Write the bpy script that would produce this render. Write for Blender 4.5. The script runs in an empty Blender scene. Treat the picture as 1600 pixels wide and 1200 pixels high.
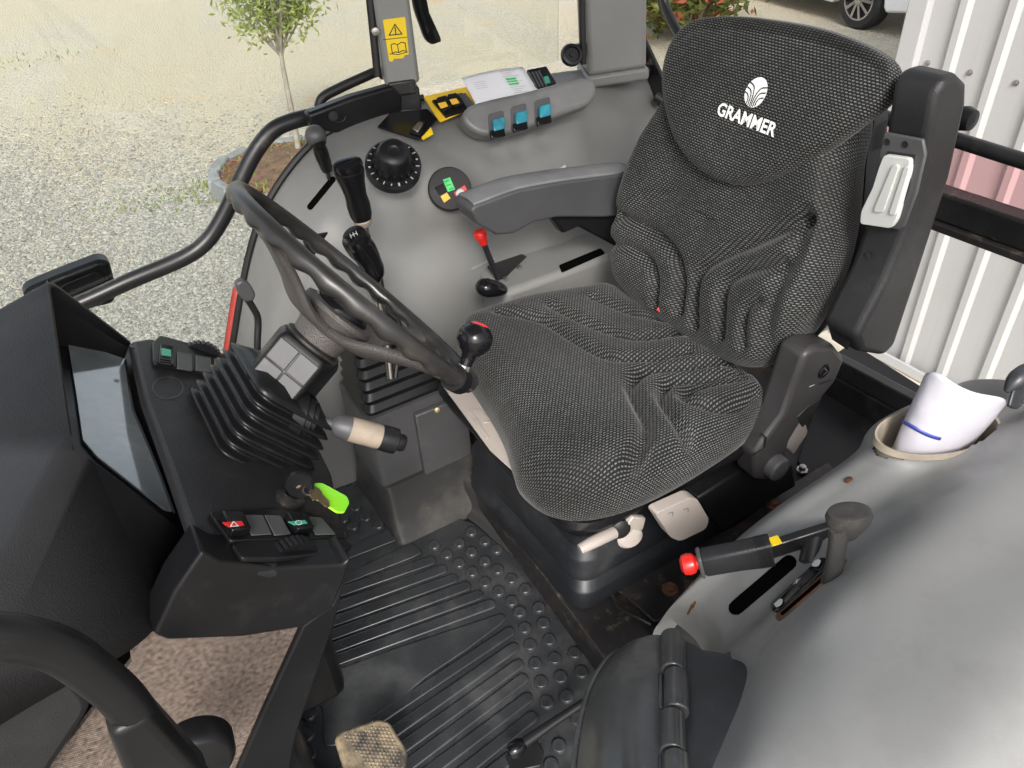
import bpy, bmesh, math, random
from mathutils import Vector as V, Matrix, noise as mn
random.seed(7)
sc = bpy.context.scene
COL = sc.collection
R = math.radians
# ---------------------------------------------------------------- camera
# world axes: x = towards the rear of the tractor, y = towards its right side, z = up; z=0 is the cab floor
FPX = 1213.0
CX, CY, CZ = (V((0.847, -0.353, 0.396)), V((-0.529, -0.492, 0.692)), V((-0.050, -0.796, -0.603)))
CZ.normalize(); CX = (CX - CX.dot(CZ)*CZ).normalized(); CY = CZ.cross(CX)
EYE = V((0, 0, 1.33))
cam = bpy.data.cameras.new('camera'); cam_o = bpy.data.objects.new('camera', cam); COL.objects.link(cam_o)
cam.sensor_width = 36; cam.lens = FPX/1600*36; cam.clip_start = .02; cam.clip_end = 500
# columns of the camera matrix: right, up (= -down), back (= -forward)
cm = Matrix(((CX[0], -CX[1], -CX[2]), (CY[0], -CY[1], -CY[2]), (CZ[0], -CZ[1], -CZ[2]))).to_4x4()
cm.translation = EYE
cam_o.matrix_world = cm
sc.camera = cam_o
# ---------------------------------------------------------------- light
SUN_EL, SUN_AZ = R(40), R(244)      # azimuth measured from +x towards +y, direction the light comes from
w = bpy.data.worlds.new('World'); sc.world = w; w.use_nodes = True
nt = w.node_tree; bg = nt.nodes['Background']
sky = nt.nodes.new('ShaderNodeTexSky'); sky.sky_type = 'NISHITA'; sky.sun_disc = False
sky.sun_elevation = SUN_EL; sky.sun_rotation = R(90)-SUN_AZ; sky.dust_density = 4.0; sky.air_density = 1.0
hs = nt.nodes.new('ShaderNodeHueSaturation'); hs.inputs['Saturation'].default_value = .35
nt.links.new(sky.outputs[0], hs.inputs['Color']); nt.links.new(hs.outputs[0], bg.inputs[0])
bg.inputs[1].default_value = 0.15
sun = bpy.data.lights.new('sun', 'SUN'); sun.energy = 1.5; sun.angle = R(16); sun.color = (1, .965, .91)
sun_o = bpy.data.objects.new('sun', sun); COL.objects.link(sun_o)
sd = V((math.cos(SUN_EL)*math.cos(SUN_AZ), math.cos(SUN_EL)*math.sin(SUN_AZ), math.sin(SUN_EL)))
sun_o.rotation_euler = sd.to_track_quat('Z', 'Y').to_euler(); sun_o.location = (0, 0, 20)
sc.view_settings.view_transform = 'Standard'; sc.view_settings.look = 'None'
sc.view_settings.exposure = 1.0; sc.view_settings.gamma = 1; sc.view_settings.use_curve_mapping = False

# ---------------------------------------------------------------- pixel helpers (a pixel gives a direction, a plane the distance)
def ray(u, v):
    c = V((u-800, v-600, FPX)); return V((CX.dot(c), CY.dot(c), CZ.dot(c))).normalized()
def PZ(u, v, z): r = ray(u, v); return EYE + r*((z-EYE.z)/r.z)
def PX(u, v, x): r = ray(u, v); return EYE + r*((x-EYE.x)/r.x)
def PY(u, v, y): r = ray(u, v); return EYE + r*((y-EYE.y)/r.y)
def PP(u, v, p0, n): r = ray(u, v); return EYE + r*((V(p0)-EYE).dot(V(n))/r.dot(V(n)))

# ---------------------------------------------------------------- materials
def mat(name, col, rough=.5, metal=0., var=(0, 0), bump=None, dirt=None, dirt2=None, spec=.5, coat=0., trans=0., vor=None, rvar=0., sheen=0., scr=None):
    m = bpy.data.materials.new(name); m.use_nodes = True; t = m.node_tree; N = t.nodes; L = t.links
    b = N['Principled BSDF']; b.inputs['Roughness'].default_value = rough; b.inputs['Metallic'].default_value = metal
    b.inputs['Specular IOR Level'].default_value = spec; b.inputs['Coat Weight'].default_value = coat; b.inputs['Coat Roughness'].default_value = .15
    b.inputs['Transmission Weight'].default_value = trans; b.inputs['Sheen Weight'].default_value = sheen
    tc = N.new('ShaderNodeTexCoord'); src = tc.outputs['Object']
    c4 = (*col, 1)
    b.inputs['Base Color'].default_value = c4
    out = None
    def nz(scale, detail=4, rg=.55):
        n = N.new('ShaderNodeTexNoise'); n.inputs['Scale'].default_value = scale; n.inputs['Detail'].default_value = detail
        n.inputs['Roughness'].default_value = rg; L.new(src, n.inputs['Vector']); return n.outputs['Fac']
    def mix(a, bcol, fac):
        x = N.new('ShaderNodeMix'); x.data_type = 'RGBA'
        if hasattr(a, 'node'): L.new(a, x.inputs['A'])
        else: x.inputs['A'].default_value = a
        x.inputs['B'].default_value = bcol
        L.new(fac, x.inputs['Factor']); return x.outputs['Result']
    def ramp(f, lo, hi, a=0., bb=1.):
        r = N.new('ShaderNodeMapRange'); r.inputs['From Min'].default_value = lo; r.inputs['From Max'].default_value = hi
        r.inputs['To Min'].default_value = a; r.inputs['To Max'].default_value = bb; L.new(f, r.inputs['Value']); return r.outputs[0]
    cur = c4
    if var[0]:
        f = ramp(nz(var[0], 6), .3, .7)
        cur = mix(tuple(max(0, x*(1-var[1])) for x in col)+(1,), tuple(min(1, x*(1+var[1])) for x in col)+(1,), f)
    for dd in (dirt, dirt2):
        if dd:
            dc, ds, lo, hi, am = dd
            cur = mix(cur, (*dc, 1), ramp(nz(ds, 8, .7), lo, hi, 0, am))
    if scr:                                      # streaks and scratches: (colour, stretch xyz, amount, lo, hi)
        mp = N.new('ShaderNodeMapping'); mp.inputs['Scale'].default_value = scr[1]; mp.inputs['Rotation'].default_value = (.2, .1, .5 if scr[1][2] > 1 else 0); L.new(src, mp.inputs[0])
        n_ = N.new('ShaderNodeTexNoise'); n_.inputs['Scale'].default_value = 1; n_.inputs['Detail'].default_value = 6; n_.inputs['Roughness'].default_value = .75; L.new(mp.outputs[0], n_.inputs['Vector'])
        cur = mix(cur, (*scr[0], 1), ramp(n_.outputs['Fac'], scr[3], scr[4], 0, scr[2]))
    if hasattr(cur, 'node'): L.new(cur, b.inputs['Base Color'])
    if rvar:
        L.new(ramp(nz(9, 5), .3, .7, max(.02, rough-rvar), min(1, rough+rvar)), b.inputs['Roughness'])
    if bump or vor:
        bn = N.new('ShaderNodeBump'); 
        if vor:
            vt = N.new('ShaderNodeTexVoronoi'); vt.inputs['Scale'].default_value = vor[0]; L.new(src, vt.inputs['Vector'])
            L.new(vt.outputs['Distance'], bn.inputs['Height']); bn.inputs['Strength'].default_value = vor[1]; bn.inputs['Distance'].default_value = vor[2]
        else:
            L.new(nz(bump[0], 3), bn.inputs['Height']); bn.inputs['Strength'].default_value = bump[1]; bn.inputs['Distance'].default_value = bump[2]
        L.new(bn.outputs[0], b.inputs['Normal'])
    return m

DUST = (.30, .26, .21); MUD = (.23, .17, .11); RUST = (.22, .08, .03)
M = {}
M['blk'] = mat('black_grained_plastic', (.0155, .0155, .0168), .45, spec=.33, var=(5, .25), vor=(560, .28, .0012), dirt=((.07, .07, .07), 7, .55, .8, .25), rvar=.06)
M['blk2'] = mat('black_smooth_plastic', (.0075, .0075, .0085), .36, spec=.25, var=(7, .3), bump=(220, .08, .001), dirt=((.07, .067, .062), 14, .58, .8, .25), rvar=.08)
M['blk_gloss'] = mat('black_gloss_plastic', (.006, .006, .007), .14, rvar=.05, spec=.32)
M['blk_met'] = mat('black_painted_metal', (.012, .012, .013), .33, var=(8, .3), bump=(60, .06, .001), dirt=(DUST, 22, .60, .78, .22), rvar=.1)
M['rusty'] = mat('dirty_black_steel', (.014, .013, .013), .45, bump=(90, .25, .002), dirt=((.06, .032, .02), 19, .56, .70, .55), dirt2=((.20, .17, .13), 32, .56, .74, .4), rvar=.12)
M['rust'] = mat('rusty_steel', (.10, .055, .035), .6, metal=.4, bump=(200, .3, .001), dirt=(RUST, 60, .45, .6, .8))
M['mat'] = mat('black_rubber_mat', (.028, .030, .033), .32, spec=.6, var=(6, .25), vor=(520, .32, .0012), dirt=((.14, .14, .135), 5.5, .48, .74, .5), dirt2=(MUD, 21, .66, .76, .5), rvar=.12)
M['mat2'] = mat('black_rubber_rib', (.028, .030, .033), .28, spec=.6, var=(9, .3), bump=(260, .12, .001), dirt=((.14, .14, .135), 8, .52, .78, .45), rvar=.12)
M['riser'] = mat('dusty_rubber_riser', (.026, .026, .026), .42, bump=(80, .1, .001), dirt=((.12, .108, .092), 6, .50, .74, .5), dirt2=(MUD, 19, .62, .74, .35), rvar=.12)
M['gry'] = mat('grey_moulded_plastic', (.160, .160, .156), .46, scr=((.17, .165, .155), (10, 10, 3.0), .35, .5, .75), var=(3.2, .07), vor=(800, .18, .0007), dirt=((.15, .14, .125), 6, .60, .80, .35), dirt2=((.12, .10, .08), 38, .69, .78, .5), rvar=.08)
M['gryl'] = mat('pale_grey_fender_plastic', (.212, .213, .211), .45, spec=.35, scr=((.14, .135, .125), (9, 9, 9), .35, .52, .75), var=(3.0, .08), vor=(800, .14, .0007), dirt=((.15, .145, .135), 5, .56, .80, .45), dirt2=((.12, .095, .07), 34, .69, .77, .5), rvar=.12)
M['gryd'] = mat('dark_grey_plastic', (.055, .055, .058), .48, var=(8, .2), vor=(800, .14, .0008), dirt=((.16, .155, .15), 14, .55, .78, .3))
M['pil'] = mat('grey_pillar_paint', (.20, .20, .195), .45, var=(5, .08), bump=(160, .05, .001), dirt=((.12, .10, .08), 20, .62, .78, .4))
M['beige'] = mat('pale_beige_plastic', (.37, .325, .295), .48, var=(9, .08), dirt=((.24, .19, .15), 26, .60, .75, .4), bump=(200, .05, .0008))
M['white'] = mat('white_plastic', (.50, .505, .49), .42, var=(8, .05), dirt=((.40, .39, .36), 22, .60, .78, .35))
M['red'] = mat('red_plastic', (.62, .018, .014), .32, var=(30, .1))
M['redp'] = mat('red_paint', (.36, .040, .030), .40, var=(7, .1))
M['yel'] = mat('yellow_plastic', (.66, .42, .02), .5, var=(14, .12), dirt=((.2, .14, .05), 30, .60, .75, .6))
M['yelp'] = mat('yellow_sticker', (.78, .55, .01), .4, var=(14, .05), dirt=((.35, .25, .06), 50, .66, .75, .5))
M['inkb'] = mat('black_print', (.01, .01, .01), .5)
M['inkg'] = mat('grey_print', (.35, .35, .35), .6)
M['whp'] = mat('white_print', (.75, .75, .74), .6, bump=(1200, .2, .0005))
M['teal'] = mat('teal_plastic', (.02, .20, .27), .3, var=(60, .3))
M['grn'] = mat('green_label', (.03, .55, .12), .45, var=(60, .2))
M['grnd'] = mat('dark_green_print', (.04, .30, .20), .35)
M['ora'] = mat('amber_plastic', (.75, .42, .03), .4)
M['lime'] = mat('lime_translucent_tag', (.30, .95, .03), .2, coat=.4)
M['steel'] = mat('worn_steel', (.45, .43, .40), .32, metal=1., bump=(150, .08, .001), dirt=((.12, .09, .06), 40, .58, .72, .6))
M['brass'] = mat('old_brass', (.42, .33, .18), .35, metal=1., dirt=((.1, .07, .04), 80, .5, .7, .6))
M['paper'] = mat('paper', (.74, .74, .77), .75, var=(9, .03))
M['plw'] = mat('glossy_white_film', (.50, .485, .535), .25, var=(9, .04), bump=(28, .25, .006), coat=.3)
M['navy'] = mat('navy_print', (.04, .06, .30), .35)
M['dgry'] = mat('worn_grey_handle', (.030, .029, .028), .40, var=(20, .3), bump=(120, .12, .001), dirt=((.15, .125, .095), 16, .54, .74, .5), rvar=.1)
M['wheel'] = mat('worn_wheel_rim', (.017, .016, .016), .32, var=(12, .35), bump=(300, .15, .0008), dirt=((.085, .065, .05), 13, .56, .72, .5), rvar=.1)
M['spoke'] = mat('grained_wheel_spoke', (.065, .059, .056), .42, var=(20, .15), vor=(520, .6, .0016), dirt=((.09, .08, .07), 13, .55, .75, .3))
M['grip'] = mat('worn_tan_grip', (.25, .205, .16), .6, var=(30, .2), bump=(400, .4, .001))
M['flap'] = mat('shiny_worn_rubber', (.045, .047, .049), .22, scr=((.13, .128, .122), (9, 9, 9), .4, .52, .75), var=(8, .25), bump=(200, .05, .001), dirt=((.14, .135, .125), 4, .52, .80, .4), rvar=.1)
M['flapd'] = mat('dark_matt_rubber', (.030, .033, .037), .40, var=(8, .25), bump=(60, .12, .002), dirt=((.12, .12, .12), 11, .55, .75, .4), rvar=.1)
M['tread'] = mat('worn_pedal_rubber', (.045, .040, .035), .5, bump=(120, .2, .001), dirt=((.30, .235, .15), 20, .40, .60, .85))
M['lens'] = mat('instrument_lens', (.16, .18, .19), .05, spec=1.0, coat=.8, dirt=((.34, .36, .36), 7, .45, .72, .6))  # pale grey base colour stands in for sky reflected in the lens
M['disp'] = mat('instrument_face', (.02, .022, .024), .5)
M['hole'] = mat('dark_opening', (.003, .003, .003), .95, spec=0.)
M['gask'] = mat('black_rubber_seal', (.010, .010, .010), .5, var=(20, .3))
M['conc'] = mat('concrete', (.50, .46, .37), .85, var=(4, .12), bump=(40, .4, .005))
M['sheet'] = mat('white_steel_cladding', (.43, .43, .43), .38, scr=((.30, .28, .25), (9, 9, .5), .4, .52, .78), var=(1.5, .03), dirt=((.36, .35, .33), 2.5, .55, .8, .3))
M['tyre'] = mat('car_tyre', (.02, .02, .021), .8, bump=(60, .3, .004))
M['alloy'] = mat('alloy_rim', (.55, .56, .58), .25, metal=1.)
M['carw'] = mat('white_car_paint', (.74, .75, .76), .22, coat=.6)
M['bark'] = mat('pale_bark', (.26, .235, .19), .85, var=(14, .3), bump=(60, .5, .004))
M['stone'] = mat('bluish_slate', (.19, .20, .20), .8, var=(8, .25), bump=(20, .6, .01))
M['soil'] = mat('bark_mulch_soil', (.13, .075, .045), .9, var=(14, .4), bump=(20, .8, .02))

def leafmat(name, c1, c2):
    m = bpy.data.materials.new(name); m.use_nodes = True; t = m.node_tree; N = t.nodes; L = t.links; b = N['Principled BSDF']
    g = N.new('ShaderNodeNewGeometry'); x = N.new('ShaderNodeMix'); x.data_type = 'RGBA'
    x.inputs['A'].default_value = (*c1, 1); x.inputs['B'].default_value = (*c2, 1)
    L.new(g.outputs['Random Per Island'], x.inputs['Factor']); L.new(x.outputs['Result'], b.inputs['Base Color'])
    b.inputs['Roughness'].default_value = .5
    tr = N.new('ShaderNodeBsdfTranslucent'); L.new(x.outputs['Result'], tr.inputs['Color'])
    ms = N.new('ShaderNodeMixShader'); ms.inputs[0].default_value = .45
    L.new(b.outputs[0], ms.inputs[1]); L.new(tr.outputs[0], ms.inputs[2]); L.new(ms.outputs[0], N['Material Output'].inputs['Surface'])
    return m
M['olive'] = leafmat('olive_leaves', (.22, .28, .06), (.42, .46, .16))
M['photinia'] = leafmat('shrub_leaves', (.10, .15, .035), (.26, .24, .07))
M['photred'] = leafmat('red_young_leaves', (.34, .07, .04), (.42, .15, .06))
M['weed'] = leafmat('weed_leaves', (.14, .24, .03), (.30, .33, .07))
M['mulch'] = leafmat('mulch_chips', (.20, .09, .045), (.36, .22, .12))
M['gravel'] = leafmat('gravel_stones', (.29, .286, .26), (.60, .58, .52))

def gravel_ground():
    m = bpy.data.materials.new('gravel_ground'); m.use_nodes = True; t = m.node_tree; N = t.nodes; L = t.links; b = N['Principled BSDF']
    tc = N.new('ShaderNodeTexCoord'); b.inputs['Roughness'].default_value = .9
    v = N.new('ShaderNodeTexVoronoi'); v.inputs['Scale'].default_value = 38; L.new(tc.outputs['Object'], v.inputs['Vector'])
    v2 = N.new('ShaderNodeTexVoronoi'); v2.inputs['Scale'].default_value = 60; L.new(tc.outputs['Object'], v2.inputs['Vector'])
    sp = N.new('ShaderNodeSeparateColor'); L.new(v.outputs['Color'], sp.inputs[0])
    cr = N.new('ShaderNodeValToRGB'); cr.color_ramp.elements[0].color = (.33, .324, .29, 1); cr.color_ramp.elements[1].color = (.53, .50, .415, 1)
    L.new(sp.outputs[0], cr.inputs[0])
    # earthy and grassy drifts
    mp = N.new('ShaderNodeMapping'); mp.inputs['Scale'].default_value = (.55, .16, 1); mp.inputs['Rotation'].default_value = (0, 0, R(24)); L.new(tc.outputs['Object'], mp.inputs['Vector'])
    n = N.new('ShaderNodeTexNoise'); n.inputs['Scale'].default_value = 1.3; n.inputs['Detail'].default_value = 9; n.inputs['Roughness'].default_value = .68; L.new(mp.outputs[0], n.inputs['Vector'])
    r1 = N.new('ShaderNodeMapRange'); r1.inputs['From Min'].default_value = .42; r1.inputs['From Max'].default_value = .64; r1.inputs['To Max'].default_value = .85; se = N.new('ShaderNodeSeparateXYZ'); L.new(tc.outputs['Object'], se.inputs[0])
    gy = N.new('ShaderNodeMapRange'); gy.inputs['From Min'].default_value = -66; gy.inputs['From Max'].default_value = -61; gy.inputs['To Max'].default_value = .13; L.new(se.outputs['Y'], gy.inputs[0])
    sm = N.new('ShaderNodeMath'); L.new(n.outputs['Fac'], sm.inputs[0]); L.new(gy.outputs[0], sm.inputs[1]); L.new(sm.outputs[0], r1.inputs[0])
    x = N.new('ShaderNodeMix'); x.data_type = 'RGBA'; L.new(r1.outputs[0], x.inputs['Factor']); L.new(cr.outputs[0], x.inputs['A']); x.inputs['B'].default_value = (.50, .44, .315, 1)
    n2 = N.new('ShaderNodeTexNoise'); n2.inputs['Scale'].default_value = .9; n2.inputs['Detail'].default_value = 9; n2.inputs['Roughness'].default_value = .7
    mp2 = N.new('ShaderNodeMapping'); mp2.inputs['Location'].default_value = (7, 3, 0); L.new(tc.outputs['Object'], mp2.inputs['Vector']); L.new(mp2.outputs[0], n2.inputs['Vector'])
    r2 = N.new('ShaderNodeMapRange'); r2.inputs['From Min'].default_value = .60; r2.inputs['From Max'].default_value = .70; r2.inputs['To Max'].default_value = .6; L.new(n2.outputs['Fac'], r2.inputs[0])
    y = N.new('ShaderNodeMix'); y.data_type = 'RGBA'; L.new(r2.outputs[0], y.inputs['Factor']); L.new(x.outputs['Result'], y.inputs['A']); y.inputs['B'].default_value = (.55, .34, .14, 1)
    L.new(y.outputs['Result'], b.inputs['Base Color'])
    bn = N.new('ShaderNodeBump'); bn.inputs['Strength'].default_value = .9; bn.inputs['Distance'].default_value = .02
    ad = N.new('ShaderNodeMath'); L.new(v.outputs['Distance'], ad.inputs[0]); L.new(v2.outputs['Distance'], ad.inputs[1]); 
    iv = N.new('ShaderNodeMath'); iv.operation = 'MULTIPLY'; iv.inputs[1].default_value = -1; L.new(ad.outputs[0], iv.inputs[0])
    L.new(iv.outputs[0], bn.inputs['Height']); L.new(bn.outputs[0], b.inputs['Normal'])
    return m
M['ground'] = gravel_ground()

def fabric():
    m = bpy.data.materials.new('woven_seat_fabric'); m.use_nodes = True; t = m.node_tree; N = t.nodes; L = t.links; b = N['Principled BSDF']
    uv = N.new('ShaderNodeUVMap')
    def brick(mort):
        k = N.new('ShaderNodeTexBrick'); k.offset = .5; k.inputs['Scale'].default_value = 1; k.inputs['Brick Width'].default_value = .0070
        k.inputs['Row Height'].default_value = .0043; k.inputs['Mortar Size'].default_value = mort; k.inputs['Mortar Smooth'].default_value = .35
        k.inputs['Color1'].default_value = (.165, .168, .158, 1); k.inputs['Color2'].default_value = (.090, .092, .087, 1); k.inputs['Mortar'].default_value = (.0062, .0065, .0076, 1)
        L.new(uv.outputs[0], k.inputs['Vector']); return k
    k = brick(.00165)
    n = N.new('ShaderNodeTexNoise'); n.inputs['Scale'].default_value = 5; n.inputs['Detail'].default_value = 5; L.new(uv.outputs[0], n.inputs['Vector'])
    mr = N.new('ShaderNodeMapRange'); mr.inputs['From Min'].default_value = .3; mr.inputs['From Max'].default_value = .7; mr.inputs['To Min'].default_value = .55; mr.inputs['To Max'].default_value = 1.25; L.new(n.outputs['Fac'], mr.inputs[0])
    x = N.new('ShaderNodeMix'); x.data_type = 'RGBA'; x.blend_type = 'MULTIPLY'; x.inputs['Factor'].default_value = 1
    L.new(k.outputs['Color'], x.inputs['A']); L.new(mr.outputs[0], x.inputs['B']); L.new(x.outputs['Result'], b.inputs['Base Color'])
    b.inputs['Roughness'].default_value = .75; b.inputs['Specular IOR Level'].default_value = .3; b.inputs['Sheen Weight'].default_value = .15; b.inputs['Sheen Roughness'].default_value = .4
    bn = N.new('ShaderNodeBump'); bn.inputs['Strength'].default_value = .6; bn.inputs['Distance'].default_value = .0012; bn.invert = True
    L.new(k.outputs['Fac'], bn.inputs['Height']); L.new(bn.outputs[0], b.inputs['Normal'])
    return m
M['fab'] = fabric()
M['bel'] = mat('bluish_black_bellows', (.012, .0132, .016), .40, spec=.4, var=(6, .25), bump=(120, .08, .001), dirt=((.10, .10, .10), 8, .55, .8, .35), rvar=.1)

def carpet():
    m = bpy.data.materials.new('woven_beige_carpet'); m.use_nodes = True; t = m.node_tree; N = t.nodes; L = t.links; b = N['Principled BSDF']
    uv = N.new('ShaderNodeUVMap'); b.inputs['Roughness'].default_value = .95; b.inputs['Specular IOR Level'].default_value = .1
    k = N.new('ShaderNodeTexBrick'); k.offset = .5; k.inputs['Scale'].default_value = 1; k.inputs['Brick Width'].default_value = .0032; k.inputs['Row Height'].default_value = .0019
    k.inputs['Mortar Size'].default_value = .0006; k.inputs['Mortar Smooth'].default_value = .6
    k.inputs['Color1'].default_value = (.38, .315, .27, 1); k.inputs['Color2'].default_value = (.25, .20, .17, 1); k.inputs['Mortar'].default_value = (.085, .06, .05, 1)
    mp = N.new('ShaderNodeMapping'); mp.inputs['Rotation'].default_value = (0, 0, R(12)); L.new(uv.outputs[0], mp.inputs[0]); L.new(mp.outputs[0], k.inputs['Vector'])
    n = N.new('ShaderNodeTexNoise'); n.inputs['Scale'].default_value = 170; n.inputs['Detail'].default_value = 4; L.new(uv.outputs[0], n.inputs['Vector'])
    n2 = N.new('ShaderNodeTexNoise'); n2.inputs['Scale'].default_value = 11; n2.inputs['Detail'].default_value = 6; L.new(uv.outputs[0], n2.inputs['Vector'])
    a = N.new('ShaderNodeMath'); a.operation = 'MULTIPLY_ADD'; L.new(n.outputs['Fac'], a.inputs[0]); a.inputs[1].default_value = 1.5; a.inputs[2].default_value = -.1
    c = N.new('ShaderNodeMath'); c.operation = 'MULTIPLY_ADD'; L.new(n2.outputs['Fac'], c.inputs[0]); c.inputs[1].default_value = .9; c.inputs[2].default_value = .55
    d = N.new('ShaderNodeMath'); d.operation = 'MULTIPLY'; L.new(a.outputs[0], d.inputs[0]); L.new(c.outputs[0], d.inputs[1])
    x = N.new('ShaderNodeMix'); x.data_type = 'RGBA'; x.blend_type = 'MULTIPLY'; x.inputs['Factor'].default_value = 1
    L.new(k.outputs['Color'], x.inputs['A']); L.new(d.outputs[0], x.inputs['B']); L.new(x.outputs['Result'], b.inputs['Base Color'])
    bn = N.new('ShaderNodeBump'); bn.inputs['Strength'].default_value = .8; bn.inputs['Distance'].default_value = .002; L.new(n.outputs['Fac'], bn.inputs['Height']); L.new(bn.outputs[0], b.inputs['Normal'])
    return m
M['carpet'] = carpet()
def glass(name, col, rough=.02, alpha_mix=.12):
    m = bpy.data.materials.new(name); m.use_nodes = True; t = m.node_tree; N = t.nodes; L = t.links
    N.remove(N['Principled BSDF']); tr = N.new('ShaderNodeBsdfTransparent'); tr.inputs[0].default_value = (*col, 1)
    g = N.new('ShaderNodeBsdfGlossy'); g.inputs['Roughness'].default_value = rough; f = N.new('ShaderNodeFresnel'); f.inputs[0].default_value = 1.45
    ms = N.new('ShaderNodeMixShader'); L.new(f.outputs[0], ms.inputs[0]); L.new(tr.outputs[0], ms.inputs[1]); L.new(g.outputs[0], ms.inputs[2])
    L.new(ms.outputs[0], N['Material Output'].inputs['Surface']); return m
M['glass'] = glass('clear_window_glass', (.96, .98, .97))
M['pink'] = glass('painted_reflection_glass', (1.0, .80, .82))  # pink in the glass colour stands in for a red reflection

# ---------------------------------------------------------------- object helpers
ORG = {}
def tag(o, label, cat=None, group=None, kind=None):
    o['label'] = label
    if cat: o['category'] = cat
    if group: o['group'] = group
    if kind: o['kind'] = kind
    return o
def thing(name, label, cat, loc, group=None):
    o = bpy.data.objects.new(name, None); COL.objects.link(o); o.location = loc; o.empty_display_size = .05
    ORG[o] = V(loc); return tag(o, label, cat, group)
def obj(name, vs, fs, m, parent=None, smooth=40, sub=0, bev=0, bseg=2, uvs=None, solid=0, offs=-1):
    vs = [V(v) for v in vs]
    if parent is not None: org = ORG[parent]
    else:
        n = len(vs); org = V((sum(v.x for v in vs)/n, sum(v.y for v in vs)/n, min(v.z for v in vs)))
    me = bpy.data.meshes.new(name); me.from_pydata([v-org for v in vs], [], fs); me.validate()
    bm = bmesh.new(); bm.from_mesh(me); bmesh.ops.recalc_face_normals(bm, faces=bm.faces) if solid == 0 else None; bm.to_mesh(me); bm.free()
    if uvs:
        ul = me.uv_layers.new(name='UVMap')
        for l in me.loops: ul.data[l.index].uv = uvs[l.vertex_index]
    me.materials.append(M[m] if isinstance(m, str) else m)
    if smooth:
        me.polygons.foreach_set('use_smooth', [True]*len(me.polygons))
        if smooth < 180: me.set_sharp_from_angle(angle=R(smooth))
    o = bpy.data.objects.new(name, me); COL.objects.link(o); ORG[o] = org
    if parent is not None: o.parent = parent
    else: o.location = org
    if solid:
        s = o.modifiers.new('solid', 'SOLIDIFY'); s.thickness = solid; s.offset = offs
    if bev:
        b = o.modifiers.new('bev', 'BEVEL'); b.width = bev; b.segments = bseg; b.limit_method = 'ANGLE'; b.angle_limit = R(35); b.harden_normals = False
    if sub:
        s = o.modifiers.new('sub', 'SUBSURF'); s.levels = sub; s.render_levels = sub
    return o
def struct(o, label=None):
    o['kind'] = 'structure'
    if label: o['label'] = label
    return o
class G:                                       # geometry collector for one part
    def __init__(s): s.v = []; s.f = []
    def add(s, vs, fs):
        n = len(s.v); s.v += [V(v) for v in vs]; s.f += [[i+n for i in f] for f in fs]; return s
    def obj(s, name, m, parent=None, **k): return obj(name, s.v, s.f, m, parent, **k)
def basis(d, ref=None):
    d = V(d).normalized(); r = V(ref) if ref is not None else (V((0, 0, 1)) if abs(d.z) < .9 else V((1, 0, 0)))
    a = (r - r.dot(d)*d).normalized(); return d.cross(a).normalized(), a, d      # right, up, along
def g_box(c, sx, sy, sz, ax=None):
    ax = ax or (V((1, 0, 0)), V((0, 1, 0)), V((0, 0, 1))); c = V(c)
    vs = [c + ax[0]*(sx/2*i) + ax[1]*(sy/2*j) + ax[2]*(sz/2*k) for i in (-1, 1) for j in (-1, 1) for k in (-1, 1)]
    return vs, [(0, 1, 3, 2), (4, 6, 7, 5), (0, 4, 5, 1), (2, 3, 7, 6), (0, 2, 6, 4), (1, 5, 7, 3)]
def box(name, c, s, m, parent=None, ax=None, bev=.003, **k):
    vs, fs = g_box(c, *s, ax=ax); return obj(name, vs, fs, m, parent, bev=bev, **k)
def smooth_path(pts, n=8, closed=False):
    pts = [V(p) for p in pts]; out = []; N = len(pts); rng = N if closed else N-1
    for i in range(rng):
        p1, p2 = pts[i], pts[(i+1) % N]
        p0 = pts[i-1] if (i or closed) else p1*2-p2; p3 = pts[(i+2) % N] if (closed or i+2 < N) else p2*2-p1
        for j in range(n):
            t = j/n; out.append(.5*((2*p1)+(p2-p0)*t+(2*p0-5*p1+4*p2-p3)*t*t+(3*p1-p0-3*p2+p3)*t**3))
    if not closed: out.append(pts[-1].copy())
    return out
def g_tube(path, rad, seg=14, cap=True, flat=1.0, ref=None, closed=False):
    path = [V(p) for p in path]; n = len(path); vs = []; fs = []; up = None
    rs = rad if isinstance(rad, (list, tuple)) else [rad]*n
    for i, p in enumerate(path):
        if closed: t = path[(i+1) % n]-path[i-1]
        else: t = path[min(i+1, n-1)]-path[max(i-1, 0)]
        t.normalize()
        if up is None: a, up, _ = basis(t, ref)
        else: up = (up-up.dot(t)*t).normalized(); a = t.cross(up)
        for k in range(seg):
            th = 2*math.pi*k/seg; vs.append(p + (a*math.cos(th) + up*math.sin(th)*flat)*rs[i])
    m_ = n if closed else n-1
    for i in range(m_):
        for k in range(seg):
            a0, b0 = i*seg+k, i*seg+(k+1) % seg; j = ((i+1) % n)*seg
            fs.append((a0, b0, j+(k+1) % seg, j+k))
    if cap and not closed: fs.append(tuple(range(seg))[::-1]); fs.append(tuple((n-1)*seg+k for k in range(seg)))
    return vs, fs
def tube(name, path, rad, m, parent=None, seg=14, flat=1.0, ref=None, closed=False, **k):
    vs, fs = g_tube(path, rad, seg, True, flat, ref, closed); return obj(name, vs, fs, m, parent, **k)
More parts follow.
